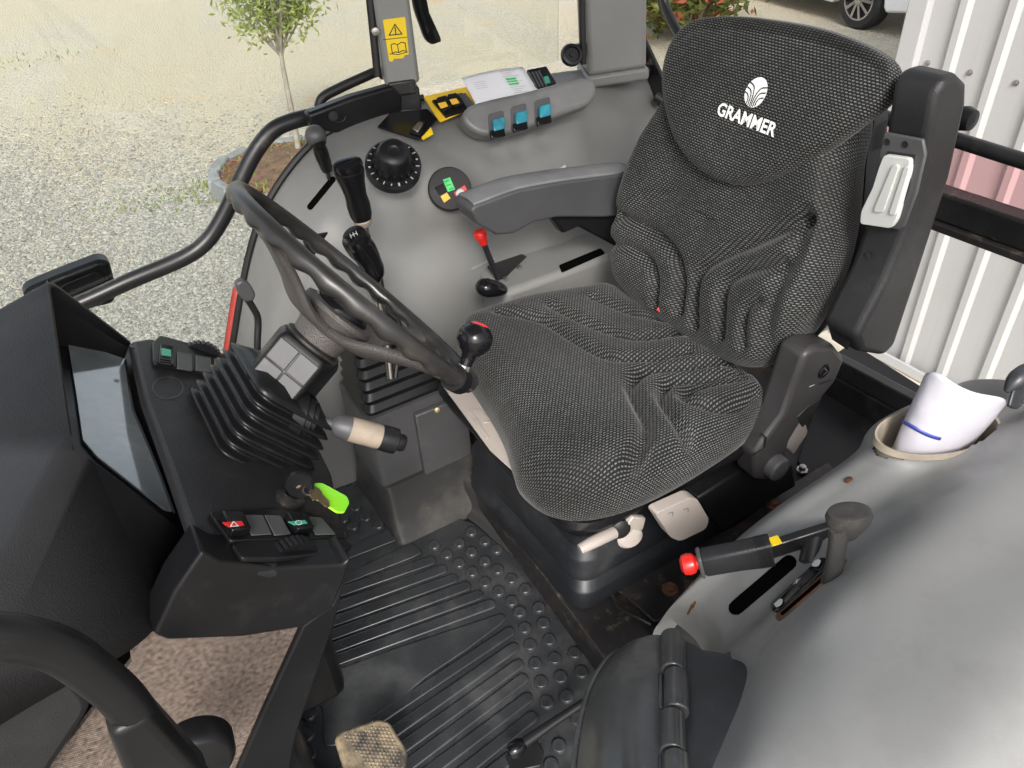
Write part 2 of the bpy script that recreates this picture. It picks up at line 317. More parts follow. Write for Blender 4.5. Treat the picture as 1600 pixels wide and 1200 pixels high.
def g_lathe(prof, org, axis, seg=28, ref=None, sx=1., sy=1., close=True):
    a, b, d = basis(axis, ref); org = V(org); vs = []; fs = []
    for r, h in prof:
        for k in range(seg):
            t = 2*math.pi*k/seg; vs.append(org+d*h+(a*math.cos(t)*sx+b*math.sin(t)*sy)*r)
    for i in range(len(prof)-1):
        for k in range(seg): fs.append((i*seg+k, i*seg+(k+1) % seg, (i+1)*seg+(k+1) % seg, (i+1)*seg+k))
    if close: fs.append(tuple(range(seg))[::-1]); fs.append(tuple((len(prof)-1)*seg+k for k in range(seg)))
    return vs, fs
def lathe(name, prof, org, axis, m, parent=None, seg=28, ref=None, sx=1., sy=1., close=True, **k):
    vs, fs = g_lathe(prof, org, axis, seg, ref, sx, sy, close); return obj(name, vs, fs, m, parent, **k)
def g_prism(pts, ext):
    pts = [V(p) for p in pts]; n = len(pts); e = V(ext)
    return pts+[p+e for p in pts], [tuple(range(n))[::-1], tuple(range(n, 2*n))]+[(i, (i+1) % n, n+(i+1) % n, n+i) for i in range(n)]
def prism(name, pts, ext, m, parent=None, bev=.002, **k):
    vs, fs = g_prism(pts, ext); return obj(name, vs, fs, m, parent, bev=bev, **k)
def rounded(pts, r, n=5):                       # round the corners of a closed polygon of points
    out = []; pts = [V(p) for p in pts]; N = len(pts)
    for i, p in enumerate(pts):
        a = (pts[i-1]-p); b = (pts[(i+1) % N]-p); rr = min(r, a.length*.45, b.length*.45); a = p+a.normalized()*rr; b = p+b.normalized()*rr
        for j in range(n+1):
            t = j/n; out.append((1-t)**2*a+2*t*(1-t)*p+t*t*b)
    return out
def crom(P, t):
    n = len(P)-1; x = min(max(t*n, 0), n-1e-6); i = int(x); f = x-i
    p1, p2 = P[i], P[i+1]; p0 = P[i-1] if i else p1*2-p2; p3 = P[i+2] if i+2 <= n else p2*2-p1
    return .5*((2*p1)+(p2-p0)*f+(2*p0-5*p1+4*p2-p3)*f*f+(3*p1-p0-3*p2+p3)*f**3)
def patch(rows, nu, nv):                        # smooth surface through a grid of control points
    grid = []; cols = len(rows[0])
    fine = [[crom(r, j/nv) for j in range(nv+1)] for r in rows]
    for i in range(nu+1):
        grid.append([crom([fine[k][j] for k in range(len(rows))], i/nu) for j in range(nv+1)])
    return grid
def g_grid(grid):
    nu, nv = len(grid), len(grid[0]); vs = [p for r in grid for p in r]
    return vs, [(i*nv+j, i*nv+j+1, (i+1)*nv+j+1, (i+1)*nv+j) for i in range(nu-1) for j in range(nv-1)]
def sculpt(grid, c, r, d, amt, p=2):
    c = V(c); d = V(d)
    for row in grid:
        for q in row:
            k = (q-c).length/r
            if k < 1: q += d*(amt*(1-k*k)**p)
def text_mesh(s, size, bold=0.):
    cu = bpy.data.curves.new('t', 'FONT'); cu.body = s; cu.size = size; cu.align_x = 'CENTER'; cu.offset = bold; cu.resolution_u = 3
    o = bpy.data.objects.new('t', cu); COL.objects.link(o); dg = bpy.context.evaluated_depsgraph_get()
    me = bpy.data.meshes.new_from_object(o.evaluated_get(dg)); vs = [v.co.copy() for v in me.vertices]; fs = [tuple(p.vertices) for p in me.polygons]
    bpy.data.objects.remove(o); bpy.data.curves.remove(cu); bpy.data.meshes.remove(me); return vs, fs
def text(name, s, size, org, right, up, m, parent, bold=0., lift=.0006, wrap=None):
    vs, fs = text_mesh(s, size, bold); right = V(right).normalized(); up = V(up).normalized(); n = right.cross(up); org = V(org)
    return obj(name, [org+right*v.x+up*v.y+n*lift for v in vs], fs, m, parent, smooth=0)
def tri(fs): return [(f[0], f[i], f[i+1]) for f in fs for i in range(1, len(f)-1)]
class Skin:                                     # lets marks and slots follow a moulded surface
    def __init__(s, vs, fs):
        from mathutils.bvhtree import BVHTree
        s.t = BVHTree.FromPolygons([V(v) for v in vs], fs)
    def hit(s, u, v):
        r = ray(u, v); p, n, i, d = s.t.ray_cast(EYE, r)
        if p is None: return None, None
        return p, (n if n.dot(r) < 0 else -n)
def decal(skin, px, lift, m, name, parent, th=.0015, nsub=6):
    pts, ns = [], []; N = len(px)
    for i in range(N):
        for k in range(nsub):
            q = k/nsub; h = skin.hit(px[i][0]*(1-q)+px[(i+1) % N][0]*q, px[i][1]*(1-q)+px[(i+1) % N][1]*q)
            if h[0]: pts.append(h[0]); ns.append(h[1])
    cu_, cv_ = sum(p[0] for p in px)/N, sum(p[1] for p in px)/N; c, cn = skin.hit(cu_, cv_)
    n = len(pts); top = [p+a*(lift+th) for p, a in zip(pts, ns)]; bot = [p+a*(lift-.0002) for p, a in zip(pts, ns)]
    vs = top+bot+[c+cn*(lift+th)]; fs = [(2*n, i, (i+1) % n) for i in range(n)]+[(i, n+i, n+(i+1) % n, (i+1) % n) for i in range(n)]
    return obj(name, vs, fs, m, parent, smooth=30)
def strip(skin, a, b, wd, lift, m, name, parent, th=.001, n=14):   # rounded slot that follows the surface between two pixels
    a, b = V(a), V(b); L_ = (b-a).length; d = (b-a)/L_; s = V((-d.y, d.x)); rows = []
    for i in range(n+1):
        e = L_*(.5-.5*math.cos(math.pi*i/n)); k = min(e, L_-e); hw = wd/2*(math.sqrt(max(.02, 1-(1-k/(wd/2))**2)) if k < wd/2 else 1); row = []
        for j in range(5):
            q = a+d*e+s*hw*(j/2-1); p, nn = skin.hit(q.x, q.y); row.append(p+nn*(lift+th))
        rows.append(row)
    return obj(name, *g_grid(rows), m, parent, smooth=60, solid=.0015)
def capsule(a, b, wd, n=6):                     # pixel outline of a rounded slot
    a, b = V(a), V(b); d = (b-a).normalized(); s = V((-d.y, d.x))*wd/2; o = []
    for k in range(n+1): t = math.pi*k/n; o.append(b-s*math.cos(t)*-1*-1+d*(wd/2)*math.sin(t))
    for k in range(n+1): t = math.pi*k/n; o.append(a+s*math.cos(t)+d*(-wd/2)*math.sin(t))
    return [tuple(p) for p in o]
def plate(name, px, plane, m, parent, th=.003, bev=.001, r=0):   # px polygon on a plane (p0, n), extruded outwards
    p0, n = V(plane[0]), V(plane[1]).normalized(); pts = [PP(u, v, p0, n) for u, v in px]
    if r: pts = rounded(pts, r)
    return prism(name, pts, n*th, m, parent, bev=bev)

# ================================================================ OUTDOORS
GZ = -1.15
vs = [(-90, -60, GZ), (150, -60, GZ), (150, 200, GZ), (-90, 200, GZ)]
g = struct(obj('ground', vs, [(0, 1, 2, 3)], 'ground', smooth=0), 'pale gravel yard with earthy and rusty drifts')
# loose stones on the near part of the yard
def ico():
    p = (1+5**.5)/2; v = [V(x).normalized() for x in ((-1, p, 0), (1, p, 0), (-1, -p, 0), (1, -p, 0), (0, -1, p), (0, 1, p), (0, -1, -p), (0, 1, -p), (p, 0, -1), (p, 0, 1), (-p, 0, -1), (-p, 0, 1))]
    f = [(0, 11, 5), (0, 5, 1), (0, 1, 7), (0, 7, 10), (0, 10, 11), (1, 5, 9), (5, 11, 4), (11, 10, 2), (10, 7, 6), (7, 1, 8), (3, 9, 4), (3, 4, 2), (3, 2, 6), (3, 6, 8), (3, 8, 9), (4, 9, 5), (2, 4, 11), (6, 2, 10), (8, 6, 7), (9, 8, 1)]
    return v, f
IV, IF = ico()
def stones(n, pick, smin, smax, flat=.5):
    vs, fs = [], []
    for i in range(n):
        c = pick(); s = random.uniform(smin, smax)*random.choice((.6, .8, 1, 1, 1.25)); a = random.uniform(0, 6.28); ca, sa = math.cos(a), math.sin(a)
        sx, sy, sz = s*random.uniform(.8, 1.3), s*random.uniform(.5, .9), s*flat*random.uniform(.6, 1.2); tx, ty = random.uniform(-.4, .4), random.uniform(-.4, .4)
        k = len(vs)
        for v in IV:
            j = 1+random.uniform(-.22, .22); x, y, z = v.x*sx*j, v.y*sy*j, v.z*sz*j; z += tx*x+ty*y
            vs.append((c.x+ca*x-sa*y, c.y+sa*x+ca*y, c.z+z+sz*.25))
        fs += [(a_+k, b_+k, c_+k) for a_, b_, c_ in IF]
    return vs, fs
def pick_gravel():
    while True:
        u = random.uniform(-60, 460); v = 600-(random.random()**.75)*500+30
        p = PZ(u, v, GZ)
        if v > 575 or (v < 330 and random.random() > ((v-130)/200)**1.5): continue
        return p
vs, fs = stones(44000, pick_gravel, .007, .017)
tag(obj('gravel', vs, fs, 'gravel', smooth=0), 'loose grey crushed stones scattered over the near yard', 'gravel', kind='stuff')
def blades(n, pick, h, wd, lean=.6):
    vs, fs = [], []
    for i in range(n):
        p = pick(); a = random.uniform(0, 6.28); hh = h*random.uniform(.4, 1.1); d = V((math.cos(a), math.sin(a), 0)); s = V((-d.y, d.x, 0))*wd*random.uniform(.6, 1.3)
        k = len(vs); l = d*hh*random.uniform(.1, lean*1.8); vs += [p-s, p+s, p+l*.5+V((0, 0, hh*.6))+s*.7, p+l*.5+V((0, 0, hh*.6))-s*.7, p+l+V((0, 0, hh*.75))]
        fs += [(k, k+1, k+2, k+3), (k+3, k+2, k+4)]
    return vs, fs
wc = [PZ(x, y, GZ) for x, y in ((300, 300), (325, 293), (345, 297), (285, 310), (360, 285), (15, 100), (60, 95), (250, 315), (205, 322), (410, 250))]
def pick_weed():
    c = random.choice(wc); r = c.length*.012; return c+V((random.gauss(0, r*2.6), random.gauss(0, r*1.8), 0))
vs, fs = blades(420, pick_weed, .055, .006); tag(obj('weeds', vs, fs, 'weed', smooth=0), 'thin green weeds sprouting through the gravel', 'weeds', kind='stuff')

# olive tree in its stone-edged bed
tb = PZ(466, 238, GZ+.12); td = tb.length
def pt(u, v): return PP(u, v, tb, V((-.25, -.95, 0)))
t = thing('olive_tree', 'slim young olive tree with pale trunk in stone edged bed', 'tree', tb-V((0, 0, .1)))
crown_c = pt(432, 12)
tr = smooth_path([tb-V((0, 0, .12)), pt(457, 180), pt(446, 125), pt(438, 78)], 6)
gg = G().add(*g_tube(tr, [.027-.010*i/len(tr) for i in range(len(tr))], 9))
br = []
for i in range(17):
    a = random.uniform(0, 6.28); e = crown_c+V((math.cos(a)*random.uniform(.10, .40), math.sin(a)*random.uniform(.1, .34), random.uniform(.06, .8)))
    s = tr[-1]+(tr[-4]-tr[-1])*random.random()*.8
    b = smooth_path([s, s*.5+e*.5+V((0, 0, -.03)), e], 5); br.append(b); gg.add(*g_tube(b, [.011-.008*j/len(b) for j in range(len(b))], 5))
gg.obj('trunk', 'bark', t)
def leaves(tips, n, ln, wd, spread):
    vs, fs = [], []
    for i in range(n):
        b = random.choice(tips); p = b[random.randrange(len(b)//2, len(b))]+V((random.gauss(0, spread), random.gauss(0, spread), random.gauss(0, spread*.9)))
        d = V((random.gauss(0, 1), random.gauss(0, 1), random.gauss(.25, .8))).normalized(); s = d.cross(V((random.gauss(0, 1), random.gauss(0, 1), random.gauss(0, 1)))).normalized()*wd
        l = ln*random.uniform(.6, 1.2); k = len(vs); vs += [p, p+d*l*.5+s, p+d*l, p+d*l*.5-s]; fs.append((k, k+1, k+2, k+3))
    return vs, fs
vs, fs = leaves(br, 4000, .075, .010, .085); obj('crown', vs, fs, 'olive', t, smooth=0)
pc = V((tb.x, tb.y, GZ)); 
bed = thing('tree_bed', 'round slate edged bed of bark mulch around the olive tree', 'tree bed', pc)
cbed = PZ(455, 262, GZ+.1); cbed.z = GZ
n = 15
for i in range(n):
    a0 = 2*math.pi*i/n; r = .62
    c = cbed+V((math.cos(a0)*r, math.sin(a0)*r, .02)); ax = (V((-math.sin(a0), math.cos(a0), 0)), V((math.cos(a0), math.sin(a0), 0)), V((0, 0, 1)))
    v_, f_ = g_box(c, .25*random.uniform(.9, 1.05), .09, .27*random.uniform(.85, 1.1), ax)
    v_ = [q+V((random.uniform(-.015, .015),)*3) for q in v_]; obj('edging_stone', v_, f_, 'stone', bed, bev=.015)
v_, f_ = g_lathe([(.0, .17), (.3, .16), (.58, .12), (.585, .0)], cbed, (0, 0, 1), 30, close=False); obj('soil', v_, f_, 'soil', bed)
def pick_bed():
    a = random.uniform(0, 6.28); r = .56*random.random()**.5; return cbed+V((math.cos(a)*r, math.sin(a)*r, .15-.04*r))
vs, fs = stones(1100, pick_bed, .015, .035, .3); o = obj('mulch', vs, fs, 'mulch', bed, smooth=0); o['kind'] = 'stuff'
vs, fs = blades(420, pick_bed, .045, .007); o = obj('weeds', vs, fs, 'weed', bed, smooth=0); o['kind'] = 'stuff'
# flat slate slab lying beside the bed
prism('slate_slab', [PZ(u, v, GZ+.02) for u, v in ((362, 275), (385, 248), (440, 240), (470, 285), (430, 320), (370, 300))], (0, 0, .05), 'stone', bed, bev=.02)

# shrub and parked car at the far side of the yard
sb = PZ(1075, 60, GZ)
t = thing('shrub', 'bushy evergreen shrub with reddish young leaves behind the seat', 'shrub', sb)
tips = []; gg = G()
for i in range(34):
    a = random.uniform(0, 6.28); e = sb+V((math.cos(a)*random.uniform(.2, 1.15), math.sin(a)*random.uniform(.2, 1.0), random.uniform(.3, 1.5)))
    b = smooth_path([sb+V((math.cos(a)*.1, math.sin(a)*.1, 0)), sb*.5+e*.5+V((0, 0, .15)), e], 5); tips.append(b); gg.add(*g_tube(b, [.02-.014*j/len(b) for j in range(len(b))], 5))
gg.obj('stem', 'bark', t)
vs, fs = leaves(tips, 5000, .16, .028, .16); obj('foliage', vs, fs, 'photinia', t, smooth=0)
vs, fs = leaves(tips, 700, .16, .026, .2); obj('young_leaves', vs, fs, 'photred', t, smooth=0)

wb = PZ(1333, 45, GZ)                                        # where the front tyre meets the gravel
t = thing('parked_car', 'white parked car with silver alloy wheel beyond the shed corner', 'car', wb)
cd = V((.155, .99, 0)).normalized(); cs = V((cd.y, -cd.x, 0)); cu = V((0, 0, 1))      # along the car, across (away), up
def cp(a, b, c): return wb+cd*a+cs*b+cu*c
WR = .33
def carside(b, inset=0):
    pts = [(-.86, .32), (-.84, .60), (-.70, .74), (.0, .86), (.62, .95), (1.15, 1.36), (1.6, 1.47), (2.5, 1.46), (3.1, 1.15), (3.42, 1.0), (3.46, .45), (3.40, .28), (3.05, .26)]
    for k in range(9): a = math.pi*k/8; pts.append((2.62+.39*math.cos(a), .30+.39*math.sin(a)))
    pts += [(2.2, .22), (.45, .22)]
    for k in range(9): a = math.pi*k/8; pts.append((.39*math.cos(a), .30+.39*math.sin(a)))
    pts += [(-.44, .25)]
    return [cp(a, b+(.22*max(0, c-.95)/.5), c) for a, c in pts], len(pts)
A, n = carside(0); B, _ = carside(1.75)
B = [p-cs*(2*.22*max(0, p.z-wb.z-.95)/.5) for p in B]
obj('body', A+B, [tuple(range(n)), tuple(range(n, 2*n))[::-1]]+[(i, n+i, n+(i+1) % n, (i+1) % n) for i in range(n)], 'carw', t, bev=.03, bseg=3)
for nm, poly in (('window', ((.78, 1.0), (1.25, 1.34), (1.72, 1.40), (1.72, 1.0))), ('window', ((1.80, 1.0), (1.80, 1.40), (2.45, 1.39), (2.95, 1.08), (2.9, 1.0)))):
    prism(nm, [cp(a, .22*(c-.95)/.5-.004, c) for a, c in poly], cs*.01, 'blk_gloss', t, bev=0)
for a in (0, 2.62):
    wh = lathe('wheel', [(.02, .03), (.21, .03), (.23, -.0), (.31, -.01), (WR, .03), (WR, .20), (.2, .22)], cp(a, .0, WR), cs, 'tyre', t, seg=36)
    gg = G()
    gg.add(*g_lathe([(.235, .02), (.235, -.005), (.215, -.008), (.205, .03)], cp(a, 0, WR), cs, 36, close=False))
    for k in range(10):
        th = 2*math.pi*k/10; d = cd*math.cos(th)+cu*math.sin(th); s = cd*-math.sin(th)+cu*math.cos(th)
        gg.add(*g_box(cp(a, -.002, WR)+d*.13, .18, .035, .02, (d, s, cs)))
    gg.add(*g_lathe([(.05, .02), (.05, -.015), (.03, -.02), (.001, -.02)], cp(a, 0, WR), cs, 20, close=False))
    gg.obj('rim', 'alloy', wh)

# white clad shed behind the tractor
XW = 3.25
ye = PX(1404, 103, XW).y-.07
t = thing('shed_wall', 'white ribbed steel shed wall behind the tractor', 'wall', (XW, .3, GZ))
zb = GZ+.10
pitch = .19
def clad(y0, nr):
    prof = []
    for k in range(nr):
        y = y0-k*pitch; prof += [(y, 0), (y-.125, 0), (y-.142, -.018), (y-.170, -.018), (y-.187, 0)]
    prof.append((y0-nr*pitch, 0)); return prof
y = ye
for s in range(5):
    pr = clad(y, 5); n = len(pr); vs = [(XW+d, yy, zb) for yy, d in pr]+[(XW+d, yy, 3.2) for yy, d in pr]
    sh = obj('cladding_sheet', vs, [(i, i+1, n+i+1, n+i) for i in range(n-1)], 'sheet', t, smooth=0, solid=.002, offs=0)
    if s < 2:
        for z in (.35, 1.05):
            for k in range(5):
                lathe('screw', [(.012, 0), (.012, .003), (.007, .004), (.007, .009), (.001, .010)], (XW-.001, y-.06-k*pitch, z), (-1, 0, 0), 'steel', sh, seg=10)
    y -= 5*pitch
prism('corner_trim', [(XW-.04, ye+.07, zb), (XW-.04, ye-.02, zb), (XW+.02, ye-.02, zb), (XW+.02, ye+.07, zb)], (0, 0, 4.2), 'sheet', t, bev=.006)
box('base_plinth', (XW+.02, ye-2.4, GZ+.05), (.26, 5.0, .10), 'conc', t, bev=.015)
box('base_flashing', (XW-.055, ye-2.4, zb+.03), (.02, 4.9, .05), 'sheet', t, bev=.004)
prism('shed_side', [(XW+.03, ye+.06, zb), (XW+.03, ye+.01, zb), (XW+9, ye+.01, zb), (XW+9, ye+.06, zb)], (0, 0, 4.2), 'sheet', t, bev=0)

# ================================================================ CAB SHELL
struct(obj('cab_floor', *g_prism([(-.75, .02, -.05), (1.55, .02, -.05), (1.55, 1.66, -.05), (.18, 1.62, -.05), (-.02, 1.30, -.05), (-.75, 1.25, -.05)], (0, 0, .04)), 'riser', smooth=0), 'dusty black cab floor under the rubber mat')
YC = .945
# right-hand door post with the warning sticker
t = thing('door_post', 'slim grey cab pillar carrying a yellow warning sticker', 'pillar', PY(632, 160, 1.66))
pb, pt_ = PY(627, 128, 1.66), PY(609, 0, 1.66); ax = basis(pt_-pb, (-.30, -1, 0))
topp = pt_+(pt_-pb)*2.6
box('post', (pb+topp)/2, (.076, .06, (topp-pb).length), 'pil', t, ax=ax, bev=.008)
nrm = ax[1]
face = pb+nrm*.0305
tube('window_seal', [PY(590, 118, 1.655), PY(578, 0, 1.655), PY(578, 0, 1.655)+(pt_-pb)*2.4], .009, 'gask', t, seg=8)
lathe('seal_screw', [(.008, 0), (.008, .01), (.001, .011)], PY(586, 48, 1.64), (-.3, -1, 0), 'steel', t, seg=10)
box('bracket', PY(626, 133, 1.655), (.062, .055, .034), 'rusty', t, ax=ax, bev=.006)
box('post_foot', PY(632, 151, 1.66), (.064, .06, .05), 'blk_met', t, ax=ax, bev=.004)
FP = (face, nrm)
st = plate('warning_sticker', [(598, 31), (633, 26), (639, 85), (632, 86), (631, 91), (615, 92), (614, 96), (608, 96)], FP, 'yelp', t, th=.0008, bev=0, r=.003)
FQ = (face+nrm*.001, nrm)
def line(px, plane, wd, m, parent, name, lift=.0004, closed=False):
    p0, n = V(plane[0]), V(plane[1]).normalized(); pts = [PP(u, v, p0, n)+n*lift for u, v in px]; gg = G(); N = len(pts)
    for i in range(N if closed else N-1):
        a, b = pts[i], pts[(i+1) % N]; d = (b-a).normalized(); s = n.cross(d)*wd/2; e = d*wd*.4
        gg.add([a-e-s, b+e-s, b+e+s, a-e+s], [(0, 1, 2, 3)])
    return gg.obj(name, m, parent, smooth=0)
line([(608, 55), (617, 38), (628, 53)], FQ, .0022, 'inkb', st, 'triangle_mark', closed=True)
line([(617.3, 43), (618, 49)], FQ, .0026, 'inkb', st, 'exclamation_mark'); line([(618.2, 51), (618.4, 52)], FQ, .0026, 'inkb', st, 'exclamation_dot')
line([(599, 62), (636, 58)], FQ, .0014, 'inkb', st, 'divider_line')
line([(611, 70), (616, 68), (621, 70), (627, 66), (633, 67), (635, 80), (629, 79), (623, 82), (618, 81), (613, 83)], FQ, .0018, 'inkb', st, 'book_mark', closed=True)
line([(621, 70), (623, 82)], FQ, .0016, 'inkb', st, 'book_spine')
line([(609, 84), (623, 85), (637, 81)], FQ, .0016, 'inkb', st, 'book_cover')
# black pull handle on the door glass
t = thing('door_pull', 'black angled pull handle at the top of the right door', 'handle', PY(672, 62, 1.70))
tube('grip', smooth_path([PY(648, -60, 1.70), PY(650, 0, 1.70), PY(661, 38, 1.70), PY(670, 58, 1.69), PY(683, 56, 1.67)], 6), .0155, 'blk2', t, seg=12, flat=.55)
prism('backing_plate', [PY(u, v, 1.715) for u, v in ((638, -50), (658, -50), (672, 20), (688, 55), (684, 66), (670, 66))], (0, .012, 0), 'blk2', t, bev=.004)
# rear right pillar
t = thing('rear_pillar', 'broad grey rear cab pillar with a black latch beside it', 'pillar', PY(955, 112, 1.62))
pb, pt_ = PY(957, 104, 1.62), PY(955, 0, 1.62); ax = basis(pt_-pb, (-.45, -1, 0)); topp = pt_+(pt_-pb)*2.5
box('post', (pb+topp)/2, (.150, .11, (topp-pb).length), 'pil', t, ax=ax, bev=.014, bseg=3)
box('post_foot', pb-V((0, 0, .012)), (.160, .122, .03), 'gry', t, ax=ax, bev=.008)
tube('window_seal', [PY(911, 100, 1.60), PY(909, 0, 1.60), PY(909, 0, 1.60)+(pt_-pb)*2], .008, 'gask', t, seg=8)
t = thing('window_latch', 'round black window latch knob beside the broad rear pillar', 'latch', PY(895, 100, 1.60))
kd = V((-.25, -.8, .45))
lathe('knob', [(.010, -.02), (.022, -.016), (.027, 0), (.024, .008), (.018, .009), (.016, .004), (.006, .004), (.006, .008), (.001, .008)], PY(893, 86, 1.59), kd, 'blk2', t, seg=24)
box('latch_arm', PY(905, 80, 1.61), (.035, .02, .035), 'blk2', t, bev=.005)
# rear window frame
t = thing('rear_window', 'rear window with black frame rails above a lower pane with a painted red reflection', 'window', (1.45, YC, .40))
def rail(nm, a, b, r, m='blk_met', fl=1.): return tube(nm, [a, b], r, m, t, seg=12, flat=fl)
yb = lambda u, v, x: PX(u, v, x)
a, b = PX(1372, 180, 1.42), PX(1600, 252, 1.42); rail('upper_rail', a+(a-b)*1.8, b+(b-a)*1.6, .014)
for u, v in ((1372, 180),): lathe('rail_stop', [(.001, -.02), (.018, -.016), (.022, 0), (.018, .016), (.001, .02)], PX(1507, 185, 1.40), (0, 1, 0), 'blk2', t, seg=16)
a, b = PX(1478, 318, 1.44), PX(1600, 360, 1.44); d = (b-a).normalized(); ax = basis(d, (0, 0, 1)); c0, c1 = a+(a-b)*4, b+(b-a)*3.6
box('lower_rail', (c0+c1)/2, (.05, .055, (c1-c0).length), 'blk_met', t, ax=ax, bev=.006)
box('rail_edge', (c0+c1)/2-V((.020, 0, .036)), (.03, .016, (c1-c0).length), 'rusty', t, ax=ax, bev=.003)
a, b = PX(1372, 190, 1.455), PX(1600, 262, 1.455); e, f = PX(1478, 312, 1.455), PX(1600, 352, 1.455)
ext = lambda p, q, k: q+(q-p)*k
obj('painted_reflection_pane', [ext(b, a, .55), ext(a, b, 1.6), ext(e, f, 3.6), ext(f, e, 2.0)], [(0, 1, 2, 3)], 'pink', t, smooth=0, solid=.004)  # reflection of red bodywork painted in as pink glass
tube('side_rail', smooth_path([PX(1036, -150, 1.5), PX(1036, -20, 1.5), PX(1046, 25, 1.5), PX(1080, 82, 1.5), PX(1130, 150, 1.5)], 5), .012, 'blk_met', t, seg=10)
tube('seal_strip', smooth_path([PX(1030, -150, 1.52), PX(1030, -10, 1.52), PX(1040, 25, 1.52), PX(1074, 82, 1.52)], 5), .006, 'rusty', t, seg=8)
prism('gusset', [PX(u, v, 1.40) for u, v in ((985, 40), (1004, 58), (1052, 160), (1030, 170), (1000, 120), (985, 112))], (.012, 0, 0), 'blk_met', t, bev=.003)
lathe('pivot', [(.020, 0), (.020, .012), (.012, .014), (.012, .02), (.001, .021)], PX(1001, 88, 1.398), (-1, -.3, .2), 'rusty', t, seg=18)
lathe('stop', [(.014, 0), (.014, .03), (.006, .034), (.001, .034)], PX(1003, 112, 1.39), (-.2, -1, .2), 'blk2', t, seg=14)
tube('corner_bar', smooth_path([PX(1025, 150, 1.38), PX(1050, 165, 1.40), PX(1090, 175, 1.41)], 4), .014, 'blk_met', t, seg=10)
# red mudguard outside
cy0, cr, cc = 1.50, .88, V((1.62, 0, -.30))
vs, fs = [], []
for j, yy in enumerate((1.46, 1.50, 1.92, 1.98)):
    for k in range(25):
        a = R(150-120*k/24); r_ = cr-(.04 if j in (0, 3) else 0); vs.append((cc.x+r_*math.cos(a), yy, cc.z+r_*math.sin(a)))
fs = [(j*25+k, j*25+k+1, (j+1)*25+k+1, (j+1)*25+k) for j in range(3) for k in range(24)]
tag(obj('rear_mudguard', vs, fs, 'redp', solid=.006), 'red rear mudguard outside below the rear window', 'mudguard')

# right door: frame bar, latch housing, pane
t = thing('right_door', 'glazed right cab door with bent black tube frame', 'door', PY(135, 480, 1.70))
bar = [PY(u, v, 1.70) for u, v in ((40, 510), (135, 470), (205, 438), (285, 404), (322, 378), (348, 340), (372, 290), (397, 240), (425, 205), (455, 190), (495, 180))]
tube('frame_tube', smooth_path(bar, 6), .0175, 'blk_met', t, seg=16)
hp = [PY(u, v, 1.665) for u, v in ((472, 172), (540, 146), (604, 128), (618, 140), (621, 190), (590, 203), (552, 212), (520, 203), (478, 193))]
prism('latch_housing', hp, (0, -.035, .0), 'blk2', t, bev=.008, bseg=3)
lathe('lock_barrel', [(.010, 0), (.010, .004), (.007, .004), (.007, .001), (.001, .001)], PY(520, 181, 1.628), (-.1, -1, .1), 'blk_met', t, seg=18)
tube('lock_outline', [PY(516+11*math.cos(a)+13, 182+9*math.sin(a), 1.628) for a in [i*.35 for i in range(12)]], .0012, 'gask', t, seg=6)
tube('door_seal', smooth_path([PY(u, v, 1.715) for u, v in ((498, 168), (505, 152), (530, 138), (565, 122), (590, 112), (600, 118))], 5), .011, 'gask', t, seg=10)
pn = [(-.62, 1.74, -.15), (.34, 1.74, -.15), (.46, 1.74, .50), (.56, 1.74, .68), (.70, 1.74, .78), (.66, 1.70, 1.75), (-.45, 1.66, 1.75)]
obj('door_pane', pn, [tuple(range(len(pn)))], 'glass', t, smooth=0, solid=.004)
t = thing('side_pane', 'clear right side window between the two grey pillars', 'window', (.95, 1.70, .80))
obj('pane', [(.72, 1.705, .80), (1.16, 1.69, .79), (1.16, 1.66, 1.75), (.72, 1.66, 1.75)], [(0, 1, 2, 3)], 'glass', t, smooth=0, solid=.004)
# outside mirror seen past the dash
t = thing('door_mirror', 'black rear face of an outside mirror beyond the dash', 'mirror', PY(130, 440, 2.0))
mp_ = [PY(u, v, 2.0) for u, v in ((30, 458), (78, 437), (155, 407), (172, 410), (181, 445), (182, 475), (60, 500))]
prism('shell', rounded(mp_, .03), (0, .06, 0), 'blk2', t, bev=.012, bseg=3)
prism('inset_panel', rounded([PY(u, v, 1.997) for u, v in ((90, 447), (148, 424), (160, 428), (167, 462), (110, 480))], .02), (0, -.004, 0), 'blk2', t, bev=.002)
tube('mirror_arm', [PY(60, 470, 2.02), PY(-30, 520, 2.0), PY(-80, 560, 1.8)], .012, 'blk_met', t)
# cab roof over the seat
RZ = 1.86
struct(obj('cab_roof', *g_prism([(-.35, .10, RZ), (1.45, .10, RZ), (1.45, 1.72, RZ), (-.35, 1.72, RZ)], (0, 0, .12)), 'pil', bev=.04, bseg=3), 'cab roof above the seat')

